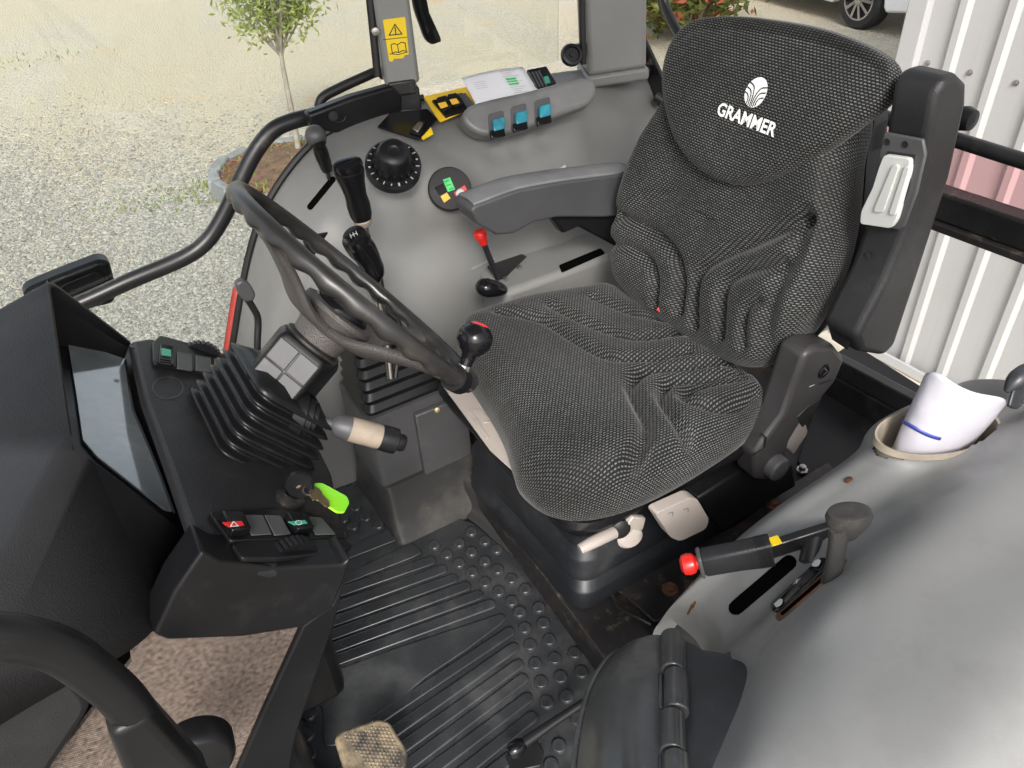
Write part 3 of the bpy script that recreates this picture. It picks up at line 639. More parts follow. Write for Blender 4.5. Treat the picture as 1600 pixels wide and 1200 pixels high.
# ================================================================ RIGHT CONSOLE
rt = thing('right_console', 'large grey moulded console over the right wheel arch', 'console', (.7, 1.5, 0))
ST = [
 [(362, 575, 1.64), (378, 588, 1.58), (402, 605, 1.52), (438, 645, 1.46), (468, 705, 1.43), (490, 800, 1.42)],
 [(392, 405, 1.64), (412, 432, 1.58), (440, 475, 1.50), (478, 565, 1.45), (510, 665, 1.42), (545, 800, 1.41)],
 [(430, 305, 1.64), (452, 332, 1.58), (486, 385, 1.49), (530, 505, 1.43), (562, 625, 1.41), (600, 790, 1.40)],
 [(500, 220, 1.64), (520, 250, 1.57), (552, 318, 1.48), (590, 455, 1.41), (620, 592, 1.39), (660, 750, 1.38)],
 [(585, 180, 1.64), (605, 205, 1.57), (632, 275, 1.47), (660, 422, 1.40), (690, 562, 1.38), (720, 710, 1.37)],
 [(655, 158, 1.66), (685, 190, 1.57), (715, 262, 1.46), (740, 402, 1.39), (762, 522, 1.38), (790, 650, 1.37)],
 [(740, 138, 1.66), (775, 172, 1.57), (800, 243, 1.455), (822, 352, 1.39), (840, 452, 1.38), (860, 580, 1.37)],
 [(840, 118, 1.66), (870, 150, 1.57), (895, 218, 1.455), (905, 312, 1.39), (915, 402, 1.38), (935, 510, 1.37)],
 [(925, 108, 1.66), (955, 138, 1.60), (985, 195, 1.53), (1000, 272, 1.46), (1010, 352, 1.42), (1025, 450, 1.40)],
 [(1008, 112, 1.64), (1028, 150, 1.60), (1048, 205, 1.56), (1066, 285, 1.50), (1078, 360, 1.46), (1090, 440, 1.42)]]
rows = [[PY(*p) for p in s] for s in ST]
gr = patch(rows, 72, 60)
DN = V((-.15, -.62, .77)).normalized()
dial_c = PY(614, 272, 1.44)
sculpt(gr, dial_c+V((0, .02, -.02)), .15, DN, .035, 1.5)
sw_c = PY(700, 300, 1.43); SN = V((-.22, -.80, .56)).normalized()
sculpt(gr, sw_c+SN*-.005, .085, SN, .022, 1.2)
sculpt(gr, PY(662, 300, 1.44), .06, V((0, -.7, .7)), -.012)
for u, v in ((815, 235), (778, 240), (852, 222)): sculpt(gr, PY(u, v, 1.455), .04, V((0, -.8, .5)), -.010)
sculpt(gr, PY(950, 230, 1.47), .12, V((0, -.8, .5)), -.03)
sculpt(gr, PY(700, 470, 1.39), .16, V((0, -1, .1)), .02)
vs, fs = g_grid(gr)
obj('shell', vs, fs, 'gry', rt, smooth=180, solid=.004); rskin = Skin(vs, fs)
edge = [r[0] for r in gr]
tube('edge_seal', [p+V((-.004, .004, .004)) for p in edge[:42]], .008, 'gask', rt, seg=8)
rp = [p+V((-.012, .010, -.003)) for p in edge[:7]]; rq = [p+V((-.012, .02, -.01)) for p in rp]
obj('red_outer_panel', rp+rq, [(i, i+1, len(rp)+i+1, len(rp)+i) for i in range(len(rp)-1)], 'redp', rt, solid=.006)
# temperature dial
a, b, d = basis(DN)
dc = dial_c+DN*.034
dl = lathe('dial_ring', [(.056, -.012), (.056, .004), (.052, .008), (.042, .008)], dc, DN, 'blk2', rt, seg=40)
gg = G()
for k in range(20):
    th = 2*math.pi*k/20; e = a*math.cos(th)+b*math.sin(th); s = b*math.cos(th)-a*math.sin(th)
    gg.add(*g_box(dc+e*.048+DN*.0086, .002 if k % 5 else .0035, .004+.003*(k % 2), .0006, (s, e, DN)))
gg.obj('scale_marks', 'inkg', dl, smooth=0)
gg = G(); prof = [(.041, .004), (.040, .022), (.035, .030), (.032, .046), (.026, .052), (.012, .054), (.010, .0525), (.001, .0525)]
gg.add(*g_lathe(prof, dc, DN, 40))
for k in range(18):
    th = 2*math.pi*k/18; e = a*math.cos(th)+b*math.sin(th); s = b*math.cos(th)-a*math.sin(th)
    gg.add(*g_box(dc+e*.039+DN*.016, .005, .008, .019, (s, e, DN)))
dk = gg.obj('dial_knob', 'blk2', rt)
# round switch cluster
a, b, d = basis(SN, (0, 0, 1)); sc_ = sw_c+SN*.030
rs = lathe('round_switch_panel', [(.046, -.01), (.046, .002), (.044, .004), (.001, .004)], sc_, SN, 'blk2', rt, seg=40)
SP = (sc_+SN*.0045, SN)
plate('green_label', [(692, 281), (703, 277), (711, 296), (700, 300)], SP, 'grn', rs, th=.001, bev=0)
for u, v in ((697, 284), (700, 290), (704, 296)): line([(u-2, v), (u+4, v-2)], (SP[0]+SN*.001, SN), .0016, 'inkb', rs, 'label_mark')
plate('blank_switch', [(679, 293), (692, 287), (698, 299), (686, 305)], SP, 'blk_gloss', rs, th=.002, bev=.0006)
plate('amber_switch', [(688, 307), (698, 301), (704, 310), (694, 317)], SP, 'ora', rs, th=.002, bev=.0006)
plate('red_collar', [(709, 301), (726, 289), (733, 303), (716, 315)], SP, 'red', rs, th=.002, bev=.0006)
lathe('white_button', [(.010, 0), (.010, .004), (.008, .006), (.001, .006)], PP(719, 303, *SP)+SN*.002, SN, 'white', rs, seg=20)
# front plate with a rocker
TP = (PY(640, 197, 1.56)+V((0, 0, .006)), V((-.08, -.30, .95)))
tp = plate('front_switch_plate', [(590, 200), (610, 178), (668, 172), (684, 188), (655, 220)], TP, 'blk_gloss', rt, th=.004, bev=.001)
plate('yellow_backing', [(656, 213), (672, 196), (677, 210), (661, 219)], (TP[0], TP[1]), 'yelp', rt, th=.002, bev=0)
TPn = TP[1].normalized()
TQ = (TP[0]+TPn*.0045, TPn)
plate('rocker_base', [(640, 208), (653, 190), (664, 192), (656, 213)], TQ, 'blk2', tp, th=.004, bev=.001)
plate('rocker', [(644, 204), (654, 193), (662, 195), (653, 209)], (TQ[0]+TPn*.004, TPn), 'steel', tp, th=.006, bev=.002)
# yellow hazard plate with two rockers
HP_ = (PY(705, 165, 1.58)+V((0, 0, .004)), V((-.05, -.35, .93))); hn = HP_[1].normalized()
hp2 = plate('yellow_switch_plate', [(662, 153), (728, 138), (748, 166), (688, 192), (683, 187)], HP_, 'yel', rt, th=.004, bev=.001)
hb = plate('switch_bezel', [(675, 160), (722, 148), (741, 170), (696, 185)], (HP_[0]+hn*.004, hn), 'blk2', hp2, th=.006, bev=.001)
for px in (([(682, 158), (697, 154), (706, 172), (694, 178)], 'blk2'), ([(699, 153), (713, 150), (723, 167), (711, 171)], 'blk2')):
    plate('rocker_switch', px[0], (HP_[0]+hn*.010, hn), px[1], rt, th=.010, bev=.002)
for px in ([(684, 162), (696, 159), (700, 166), (689, 170)], [(702, 156), (713, 154), (718, 161), (707, 164)]):
    plate('rocker_face', px, (HP_[0]+hn*.020, hn), 'ora', rt, th=.0008, bev=0)
plate('blank_cover', [(716, 150), (727, 147), (741, 165), (730, 170)], (HP_[0]+hn*.010, hn), 'gryd', rt, th=.004, bev=.001)
# vent block behind the paper
VP = (PY(845, 126, 1.60)+V((0, 0, .004)), V((-.02, -.30, .95))); vn = VP[1].normalized()
vb = plate('vent_block', [(822, 116), (853, 110), (868, 136), (840, 143)], VP, 'blk2', rt, th=.012, bev=.002)
for k in range(4): plate('vent_slat', [(825+k*5, 115-k), (828+k*5, 114.5-k), (840+k*5, 138-k), (837+k*5, 138.5-k)], (VP[0]+vn*.012, vn), 'gryd', vb, th=.003, bev=0)
plate('green_switch', [(849, 122), (856, 120), (860, 130), (852, 132)], (VP[0]+vn*.013, vn), 'grnd', vb, th=.003, bev=.0006)
# raised pod with three blue toggles
PN = V((-.14, -.80, .58)).normalized(); pod0 = PY(818, 190, 1.455)
PPl = (pod0-PN*.03, PN)
podpx = [(716, 192), (728, 176), (760, 166), (815, 154), (870, 139), (903, 132), (918, 140), (920, 158), (908, 174), (872, 188), (825, 206), (785, 218), (750, 221), (726, 210)]
pts = [PP(u, v, *PPl) for u, v in podpx]; pts = smooth_path(pts, 4, True)
pod = prism('toggle_pod', pts, PN*.046, mat('grimy_grey_plastic', (.13, .13, .13), .42, var=(9, .25), dirt=((.22, .215, .21), 12, .5, .7, .4)), rt, bev=.010, bseg=4)
PF = (PPl[0]+PN*.046, PN)
for u, v in ((777, 203), (812, 192), (849, 182)):
    plate('toggle_well', [(u-15, v-24), (u+10, v-31), (u+12, v+10), (u-13, v+16)], (PF[0]-PN*.001, PN), 'gryd', pod, th=.002, bev=.0006, r=.008)
    plate('toggle_base', [(u-13, v+4), (u+9, v-2), (u+11, v+12), (u-11, v+17)], (PF[0]+PN*.002, PN), 'blk_gloss', pod, th=.012, bev=.002)
    plate('blue_toggle', [(u-9, v-13), (u+9, v-18), (u+10, v+1), (u-8, v+6)], (PF[0]+PN*.002, PN), 'teal', pod, th=.014, bev=.003)
# pale cap and lever slots in the console wall
lathe('pale_cap', [(.020, -.004), (.020, .004), (.016, .007), (.001, .007)], PY(872, 262, 1.425), (0, -.7, .7), 'white', rt, seg=22)
strip(rskin, (482, 327), (523, 277), 9, .0005, 'hole', 'throttle_slot', rt)
tray = [PY(u, v, 1.50) for u, v in ((470, 372), (520, 362), (532, 378), (530, 410), (500, 420), (480, 400))]
prism('ashtray', tray, (0, -.02, .012), 'blk2', rt, bev=.005)
plate('ashtray_label', [(497, 371), (515, 368), (515, 392), (500, 396)], (PY(505, 380, 1.478), V((0, -.86, .5))), 'beige', rt, th=.001, bev=0)
# white sheet of paper on the console
pp = [PP(u, v, VP[0]+vn*.018, V((-.02, -.33, .94))) for u, v in ((721, 122), (817, 105), (846, 146), (744, 167))]
grid = [[(pp[0]*(1-s)+pp[1]*s)*(1-q)+(pp[3]*(1-s)+pp[2]*s)*q+V((0, 0, .004*math.sin(3*s+2*q))) for s in [i/10 for i in range(11)]] for q in [i/8 for i in range(9)]]
pv, pf = g_grid(grid)
sheet = thing('paper_sheet', 'sheet of white paper with green highlighter lying on the grey console', 'paper', sum(pp, V())/4)
obj('page', pv, pf, 'paper', sheet, solid=.0006)
def on_page(s, q, l=.0012): return (pp[0]*(1-s)+pp[1]*s)*(1-q)+(pp[3]*(1-s)+pp[2]*s)*q+V((0, 0, .004*math.sin(3*s+2*q)+l))
gg = G()
for k in range(13):
    q = .08+.06*k; s0 = .58+.02*(k % 3)+(.04 if k > 8 else 0); s1 = .86-.05*((k*7) % 3)
    gg.add([on_page(s0, q), on_page(s1, q), on_page(s1, q+.012), on_page(s0, q+.012)], [(0, 1, 2, 3)])
for k in range(4):
    q = .3+.07*k; gg.add([on_page(.12, q), on_page(.3, q), on_page(.3, q+.01), on_page(.12, q+.01)], [(0, 1, 2, 3)])
gg.obj('printed_lines', 'inkg', sheet, smooth=0)['kind'] = 'stuff'
gg = G()
for q in (.34, .42, .5): gg.add([on_page(.62, q, .0016), on_page(.78, q, .0016), on_page(.78, q+.05, .0016), on_page(.62, q+.05, .0016)], [(0, 1, 2, 3)])
gg.obj('highlighter_marks', 'grn', sheet, smooth=0)

# throttle lever
t = thing('throttle_lever', 'small black hand throttle lever in the slot by the door', 'lever', PY(517, 292, 1.55))
p0, p1, p2 = PY(517, 292, 1.55), PY(510, 262, 1.53), PY(492, 210, 1.51)
tube('shank', [p0, p1], .008, 'rusty', t, seg=10, flat=.5)
hd = smooth_path([p1+(p1-p2)*.05, p1+(p2-p1)*.35, p1+(p2-p1)*.62, p1+(p2-p1)*.9, p2], 4)
tube('grip', hd, [.014+.003*math.sin(i*.3)+(.006 if i > 9 else 0)-(.012 if i == len(hd)-1 else 0) for i in range(len(hd))], 'blk2', t, seg=14, flat=.85)
lathe('end_cap', [(.019, -.02), (.021, -.006), (.018, .006), (.010, .012), (.001, .013)], p2, V((-.3, -.6, .7)), 'gryd', t, seg=18)
# tall range lever
t = thing('range_lever', 'tall black grip lever standing behind the glossy gear knob', 'lever', PY(560, 420, 1.32))
a0, a1 = PY(566, 342, 1.31), PY(545, 266, 1.29); d = (a1-a0); ax = basis(d, (-.3, -.9, .2)); L_ = d.length
gpr = [(.017, 0), (.020, .1), (.021, .3), (.019, .5), (.022, .75), (.026, .95), (.026, 1.0), (.022, 1.02)]
vs, fs = g_lathe([(r*1.04, h*L_) for r, h in gpr], a0, d, 20, (-.3, -.9, .2), 1.0, .82); obj('grip', vs, fs, 'blk2', t, smooth=35)
cap = a1+d.normalized()*.004
vs, fs = g_lathe([(.024, -.002), (.026, .004), (.025, .012), (.018, .016), (.001, .017)], cap, d, 20, (-.3, -.9, .2), 1.05, .8); obj('thumb_button', vs, fs, 'blk_gloss', t)
lathe('collar', [(.015, -.012), (.017, -.008), (.017, .0), (.013, .004)], a0, d, 'grip', t, seg=18)
tube('shaft', smooth_path([a0-d.normalized()*.008, a0-d.normalized()*.1, PY(590, 440, 1.31), PY(610, 575, 1.31)], 5), .007, 'steel', t, seg=10)
# main gear lever
t = thing('gear_lever', 'glossy black gear knob with shift pattern rising from rubber gaiter', 'lever', PY(585, 560, 1.250))
k0, k1, k2 = PY(586, 436, 1.250), PY(572, 398, 1.240), PY(556, 372, 1.230)
kp = smooth_path([k0, PY(582, 420, 1.245), k1, PY(560, 382, 1.235), k2], 4)
rr = [.014, .017, .020, .021, .022, .022, .022, .023, .024, .025, .026, .026, .026, .026, .026, .026, .022][:len(kp)]
vs, fs = g_tube(kp, rr, 18, True, .85, (-.3, -.9, .2)); obj('knob', vs, fs, 'blk_gloss', t, smooth=60)
kn = (k2-k1).normalized()
lathe('knob_top', [(.026, -.012), (.0265, 0), (.024, .007), (.016, .009), (.001, .0095)], k2, kn, 'blk_gloss', t, seg=24, sy=.9)
bs = basis(kn, (-.3, -.9, .2)); gg = G()
for k in (-1, 0, 1): gg.add(*g_box(k2+kn*.0098+bs[0]*.006*k, .0012, .012, .0005, bs))
gg.add(*g_box(k2+kn*.0098, .013, .0012, .0006, bs)); gg.obj('shift_pattern', 'inkg', t, smooth=0)
tube('shaft', smooth_path([k0, PY(592, 470, 1.250), PY(602, 520, 1.240), PY(610, 590, 1.220)], 5), .009, 'steel', t, seg=10)
tube('secondary_rod', smooth_path([PY(594, 430, 1.270), PY(603, 480, 1.260), PY(625, 510, 1.250), PY(618, 590, 1.220)], 5), .005, 'blk_met', t, seg=8)

# gear console under the steering column: square gaiter on a black box
t = thing('gear_console', 'dark gear lever housing with square pleated gaiter left of the seat', 'console', PZ(640, 800, .0))
def ring(c, hx, hy, z, r, n=6): 
    return rounded([V((c[0]-hx, c[1]-hy, z)), V((c[0]+hx, c[1]-hy, z)), V((c[0]+hx, c[1]+hy, z)), V((c[0]-hx, c[1]+hy, z))], r, n)
def stack(rings, cap=True):
    vs = [p for r in rings for p in r]; n = len(rings[0])
    fs = [(i*n+k, i*n+(k+1) % n, (i+1)*n+(k+1) % n, (i+1)*n+k) for i in range(len(rings)-1) for k in range(n)]
    if cap: fs += [tuple(range(n))[::-1], tuple((len(rings)-1)*n+k for k in range(n))]
    return vs, fs
gcx, gcy = .445, 1.285
rings = []
for i in range(13):
    z = .335+.014*i*.9; k = 1-.030*i; b_ = (.006 if i % 2 else 0); rings.append(ring((gcx-.002*i, gcy), .094*k-.004+b_, .076*k-.004+b_, z, .02))
vs, fs = stack(rings); obj('gaiter', vs, fs, 'blk2', t, smooth=35)
vs, fs = stack([ring((gcx, gcy), .094, .082, .08, .012), ring((gcx, gcy), .098, .082, .30, .015), ring((gcx, gcy), .098, .082, .338, .015)])
obj('housing', vs, fs, 'gryd', t, smooth=40)
vs, fs = stack([ring((gcx+.05, gcy+.0), .15, .135, .00, .02), ring((gcx+.03, gcy), .128, .105, .06, .02), ring((gcx+.02, gcy), .115, .092, .15, .02)])
obj('tunnel', vs, fs, 'riser', t, smooth=40)
box('side_bracket', V((gcx+.06, gcy-.09, .23)), (.12, .014, .17), 'gryd', t, bev=.003)
lathe('bracket_bolt', [(.006, 0), (.006, .004), (.001, .005)], PY(683, 640, gcy-.098), (-.3, -1, .3), 'brass', t, seg=10)

# low control plate beside the seat with the red-knobbed lever, the black knob and the slot
t = thing('control_quadrant', 'flat grey control ledge between the seat and right console', 'console', (.95, 1.33, .2))
lz = .44
led = [PZ(u, v, lz) for u, v in ((735, 425), (800, 345), (970, 300), (1050, 360), (990, 450), (800, 480))]
box('ledge', (1.00, 1.345, .36), (.56, .17, .24), 'gry', t, bev=.015, bseg=3)
LP = (V((.9, 1.36, .4805)), V((0, 0, 1)))
pl = plate('black_plate', [(757, 412), (800, 390), (823, 402), (792, 432), (778, 440)], LP, 'blk_met', t, th=.003, bev=.001)
for u, v in ((790, 436), (812, 418)): lathe('plate_bolt', [(.006, 0), (.006, .003), (.003, .005), (.001, .005)], PP(u, v, LP[0]+V((0, 0, .003)), LP[1]), (0, 0, 1), 'steel', pl, seg=10)
plate('raised_bracket', [(735, 425), (742, 398), (848, 346), (862, 352), (845, 368), (760, 412)], (LP[0]+V((0, 0, .004)), V((0, -.3, 1))), 'pil', t, th=.004, bev=.002)
plate('lever_slot', [(873, 415), (938, 388), (946, 396), (878, 426)], LP, 'hole', t, th=.001, bev=0, r=.006)
t = thing('red_knob_lever', 'thin black lever with a red knob below the armrest', 'lever', PZ(778, 438, .481))
l0, l1 = PZ(778, 436, .481), PZ(755, 378, .575)
tube('stem', [l0, l1], .0065, 'blk_met', t, seg=10)
lathe('knob', [(.008, -.006), (.010, 0), (.010, .010), (.014, .013), (.0145, .022), (.012, .027), (.006, .030), (.001, .030)], l1, l1-l0, 'red', t, seg=20)
t = thing('black_knob_lever', 'glossy black rounded lever knob at the far edge of the seat cushion', 'lever', PZ(770, 465, .40))
k0, k1 = PZ(782, 452, .490), PZ(738, 447, .53)
vs, fs = g_lathe([(.012, -.01), (.017, .0), (.021, .02), (.0235, .04), (.021, .055), (.013, .064), (.001, .067)], k0, k1-k0, 20, None, 1, .85); obj('knob', vs, fs, 'blk_gloss', t)
tube('stem', [k0, PZ(800, 470, .38)], .007, 'blk_met', t, seg=8)
# side lever left of the wheel (door-side)
t = thing('shuttle_lever', 'thin bent lever with a grey paddle beside the steering wheel', 'lever', PY(402, 590, 1.16))
tube('stem', smooth_path([PY(403, 600, 1.16), PY(402, 540, 1.17), PY(403, 500, 1.18), PY(396, 482, 1.18), PY(383, 462, 1.18)], 4), .006, 'blk_met', t, seg=10)
pdl = [PY(u, v, 1.18) for u, v in ((364, 438), (374, 431), (388, 439), (396, 455), (392, 465), (379, 467), (369, 455))]
prism('paddle', rounded(pdl, .006), (0, -.016, 0), 'gryd', t, bev=.004, bseg=3)

# ================================================================ STEERING WHEEL
WC = V((.30, .945, .782)); WA = R(53.2); WR_ = .206
wu, ww = V((0, 1, 0)), V((-math.cos(WA), 0, math.sin(WA))); wn = wu.cross(ww); 
if wn.z < 0: wn = -wn
t = thing('steering_wheel', 'worn black three spoke steering wheel with finger grooves', 'steering wheel', WC-wn*.10)
def wp(r, a, h=0): return WC+(wu*math.cos(a)+ww*math.sin(a))*r+wn*h
n, m_ = 240, 16; vs = []; fs = []
for i in range(n):
    a = 2*math.pi*i/n; e = wu*math.cos(a)+ww*math.sin(a); wav = .5+.5*math.cos(a*30)
    for k in range(m_):
        th = 2*math.pi*k/m_; rr = .0128
        under = max(0, -math.sin(th)*.95+.1)      # scallops on the lower inner side
        rr -= .0048*wav*under
        vs.append(wp(WR_, a)+e*rr*math.cos(th)*.92+wn*rr*math.sin(th)*1.08)
fs = [(i*m_+k, i*m_+(k+1) % m_, ((i+1) % n)*m_+(k+1) % m_, ((i+1) % n)*m_+k) for i in range(n) for k in range(m_)]
obj('rim', vs, fs, 'wheel', t, smooth=180)
HB = -.062
hubp = [(.030, HB-.060), (.036, HB-.045), (.040, HB-.02), (.050, HB+.004), (.056, HB+.014), (.054, HB+.020), (.044, HB+.023)]
lathe('hub', hubp, WC, wn, 'spoke', t, seg=36)
lathe('horn_cap', [(.043, HB+.020), (.043, HB+.027), (.038, HB+.033), (.02, HB+.037), (.001, HB+.038)], WC, wn, 'blk_gloss', t, seg=32)
SPK = [R(x) for x in (107, 192, 289)]
for a in SPK:
    e = wu*math.cos(a)+ww*math.sin(a); s = wu*-math.sin(a)+ww*math.cos(a)
    P_ = smooth_path([WC+e*.028+wn*(HB-.006), WC+e*.070+wn*(HB+.002), WC+e*.120+wn*(HB+.026), WC+e*.168+wn*(-.016), WC+e*.200+wn*(-.006)], 5)
    vs = []; nn = len(P_)
    for i, p in enumerate(P_):
        q = i/(nn-1); hw = .034*(1-q)**2.2+.0155+.006*max(0, q-.85)*6; ht = .0085-.001*q
        tt = (P_[min(i+1, nn-1)]-P_[max(i-1, 0)]).normalized(); up = s.cross(tt); up = up if up.dot(wn) > 0 else -up
        for k in range(12):
            th = 2*math.pi*k/12; c_, s_ = math.cos(th), math.sin(th)
            vs.append(p+s*hw*(abs(c_)**.8)*(1 if c_ > 0 else -1)+up*ht*(abs(s_)**.8)*(1 if s_ > 0 else -1))
    fs = [(i*12+k, i*12+(k+1) % 12, (i+1)*12+(k+1) % 12, (i+1)*12+k) for i in range(nn-1) for k in range(12)]+[tuple(range(12))[::-1], tuple((nn-1)*12+k for k in range(12))]
    obj('spoke', vs, fs, 'spoke', t, smooth=60)
# spinner knob on the rim
ak = R(212)
def near(u, v):
    best = min(range(720), key=lambda i: (lambda q: (q[0]-u)**2+(q[1]-v)**2)(proj(wp(WR_, 2*math.pi*i/720)))); return 2*math.pi*best/720
def proj(p):
    d = p-EYE; x = V((CX[0]*d.x+CY[0]*d.y+CZ[0]*d.z, CX[1]*d.x+CY[1]*d.y+CZ[1]*d.z, CX[2]*d.x+CY[2]*d.y+CZ[2]*d.z)); return 800+FPX*x.x/x.z, 600+FPX*x.y/x.z
ak = R(203); kb = wp(WR_, ak, .012); kt = PP(740, 535, kb, V((-.3, -.8, .5))); kd = (kt-kb).normalized(); KS = .84
def ks(pr): return [(a*KS, b*KS) for a, b in pr]
sk = lathe('spinner_knob', ks([(.010, .012), (.011, .020), (.013, .030), (.021, .037), (.0275, .047), (.0290, .057), (.0265, .068), (.019, .077), (.0145, .080)]), kb, kd, 'blk_gloss', t, seg=32)
lathe('red_cap', ks([(.0165, .0785), (.014, .0808), (.009, .0825), (.001, .083)]), kb, kd, 'red', sk, seg=24)
lathe('clamp_collar', ks([(.010, -.004), (.010, .010), (.008, .014)]), kb, kd, 'steel', sk, seg=8, smooth=0)
e = wu*math.cos(ak)+ww*math.sin(ak); s = wu*-math.sin(ak)+ww*math.cos(ak)
tube('clamp', [wp(WR_, ak)+s*x for x in (-.012, .012)], .0185, 'blk2', sk, seg=20)

# ================================================================ STEERING COLUMN
t = thing('steering_column', 'black steering column with square pleated gaiter and switch housing', 'steering column', WC-wn*.40)
sx, sy = wu, ww
def cring(h, hx, hy, r, off=0., n=5):
    c = WC+wn*h+sy*off; return rounded([c-sx*hx-sy*hy, c+sx*hx-sy*hy, c+sx*hx+sy*hy, c-sx*hx+sy*hy], r, n)
rings = []
for i in range(8*6+1):
    q = i/48; h = -.300+.122*q; b_ = .0068*math.cos(2*math.pi*i/6)
    rings.append(cring(h, .094-.020*q+b_, .076-.012*q+b_, .030, -.020+.016*q, 7))
rings += [cring(-.170, .064, .060, .028, 0, 7), cring(-.162, .050, .048, .022, 0, 7)]
vs, fs = stack(rings); obj('gaiter', vs, fs, 'blk2', t, smooth=180)
rings = [cring(-.33, .102, .082, .012, -.022), cring(-.290, .104, .084, .012, -.022), cring(-.282, .100, .080, .012, -.022)]
vs, fs = stack(rings); obj('gaiter_frame', vs, fs, 'blk', t, smooth=40)
# switch housing with a flat face turned to the door, carrying four blank squares
hq = R(40); hdir = ww*math.sin(hq)-wu*math.cos(hq); htan = ww*math.cos(hq)+wu*math.sin(hq)
def hring(h, k):
    c = WC+wn*h; return rounded([c+hdir*.052*k-htan*.037*k, c+hdir*.052*k+htan*.037*k, c+htan*.052*k, c-hdir*.034*k+htan*.036*k, c-hdir*.046*k-htan*.010*k, c-hdir*.02*k-htan*.05*k], .008, 4)
vs, fs = stack([hring(-.190, .9), hring(-.182, 1.0), hring(-.112, 1.0), hring(-.103, .92)]); hs_ = obj('switch_housing', vs, fs, 'blk2', t, smooth=35, bev=.002)
mid = WC-wn*.147+hdir*.0525
for i in (-1, 1):
    for j in (-1, 1):
        box('blank_square', mid+wn*.0178*i+htan*.0168*j, (.0320, .0340, .004), 'gryd', hs_, ax=(htan, wn, hdir), bev=.0015)
lathe('column_collar', [(.040, -.110), (.044, -.105), (.044, -.099), (.034, -.093)], WC, wn, 'rusty', t, seg=30)
# stalk
s0, s1 = PP(490, 655, WC-wn*.16-wu*.02, V((-.23, -.85, .5))), PP(632, 693, WC-wn*.16-wu*.06, V((-.23, -.85, .5)))
s1 = PY(632, 693, s0.y-.045)
d = (s1-s0); L_ = d.length
stk = lathe('stalk_boss', [(.036, -.030), (.036, -.012), (.031, -.010), (.031, -.002), (.025, 0), (.025, .006), (.018, .008)], s0-d.normalized()*.005, d, 'blk2', t, seg=28)
sk = lathe('stalk', [(.007, 0), (.007, .18*L_), (.015, .24*L_), (.0185, .36*L_), (.0188, .38*L_)], s0, d, 'gryd', t, seg=20)
lathe('stalk_grip', [(.0182, .38*L_), (.0185, .40*L_), (.0185, .70*L_), (.0182, .72*L_)], s0, d, 'grip', sk, seg=26)
lathe('stalk_end', [(.019, .72*L_), (.0200, .78*L_), (.0195, .90*L_), (.013, .92*L_), (.013, .98*L_), (.0115, 1.0*L_), (.001, 1.0*L_)], s0, d, 'blk2', sk, seg=22)
bs = basis(d, (0, 0, 1)); e = s0+d.normalized()*(L_+.0006); gg = G()
gg.add(*g_tube([e+bs[0]*.003*math.cos(a)+bs[1]*(.003*math.sin(a)+.0015) for a in [i*.5 for i in range(10)]], .0006, 5)); gg.add(*g_box(e-bs[1]*.0035, .008, .0012, .0008, bs)); gg.obj('horn_symbol', 'inkg', sk, smooth=0)

# ================================================================ DASHBOARD
t = thing('dashboard', 'black grained dashboard with hooded instrument panel', 'dashboard', (-.05, YC, .3))
# switch panel plane through the two rocker banks
pn_a, pn_b, pn_c = V((.0, YC, .697)), V((.155, YC, .575)), V((0, 1, 0))
PNL = (pn_b-pn_a).cross(pn_c).normalized(); PNL = PNL if PNL.z > 0 else -PNL
PL = (pn_a, PNL)
ppx = [(205, 532), (232, 527), (300, 545), (385, 570), (405, 590), (470, 640), (520, 740), (548, 868), (535, 882), (430, 888), (348, 880), (318, 862), (300, 830), (262, 720), (225, 620)]
pts = [PP(u, v, *PL) for u, v in ppx]
prism('switch_panel', pts, PNL*-.018, 'blk', t, bev=.007, bseg=3)
# hood: rim polygon A (far top) B (far bottom) D (near bottom) C (near top)
A, B, C_, D = PY(74, 436, 1.16), PY(204, 535, 1.17), PY(113, 700, .80), PY(302, 848, .72)
OUT = V((-1, 0, 0))
rim = [A, B, D, C_]
lens_px = [(104, 532), (194, 563), (199, 600), (206, 640), (234, 705), (250, 745), (271, 801), (255, 798), (150, 716), (128, 690), (118, 620)]
Lp0 = PY(196, 566, 1.135)-V((0, 0, 0)); Lp1 = PY(270, 800, .775); Lup = V((-.78, 0, .62))
Ln = (Lp0-Lp1).cross(Lup).normalized(); Ln = Ln if Ln.x > 0 else -Ln
LPL = (Lp0-Ln*.006, Ln)
lens = [PP(u, v, *LPL) for u, v in lens_px]
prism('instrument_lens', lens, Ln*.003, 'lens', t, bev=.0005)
bez_px = [(78, 500), (208, 548), (213, 600), (224, 650), (248, 706), (262, 745), (300, 838), (262, 842), (60, 760), (50, 600)]
prism('instrument_bezel', [PP(u, v, Lp0-Ln*.016, Ln) for u, v in bez_px], Ln*.009, 'blk2', t, bev=.003)
lathe('reset_button', [(.006, 0), (.006, .006), (.001, .006)], PP(146, 532, Lp0-Ln*.004, Ln), Ln, 'gask', t, seg=12)
tube('lens_trim', [PP(u, v, Lp0-Ln*.001, Ln) for u, v in ((196, 563), (201, 600), (208, 640), (236, 705), (252, 745), (273, 803))], .002, 'blk_gloss', t, seg=6)
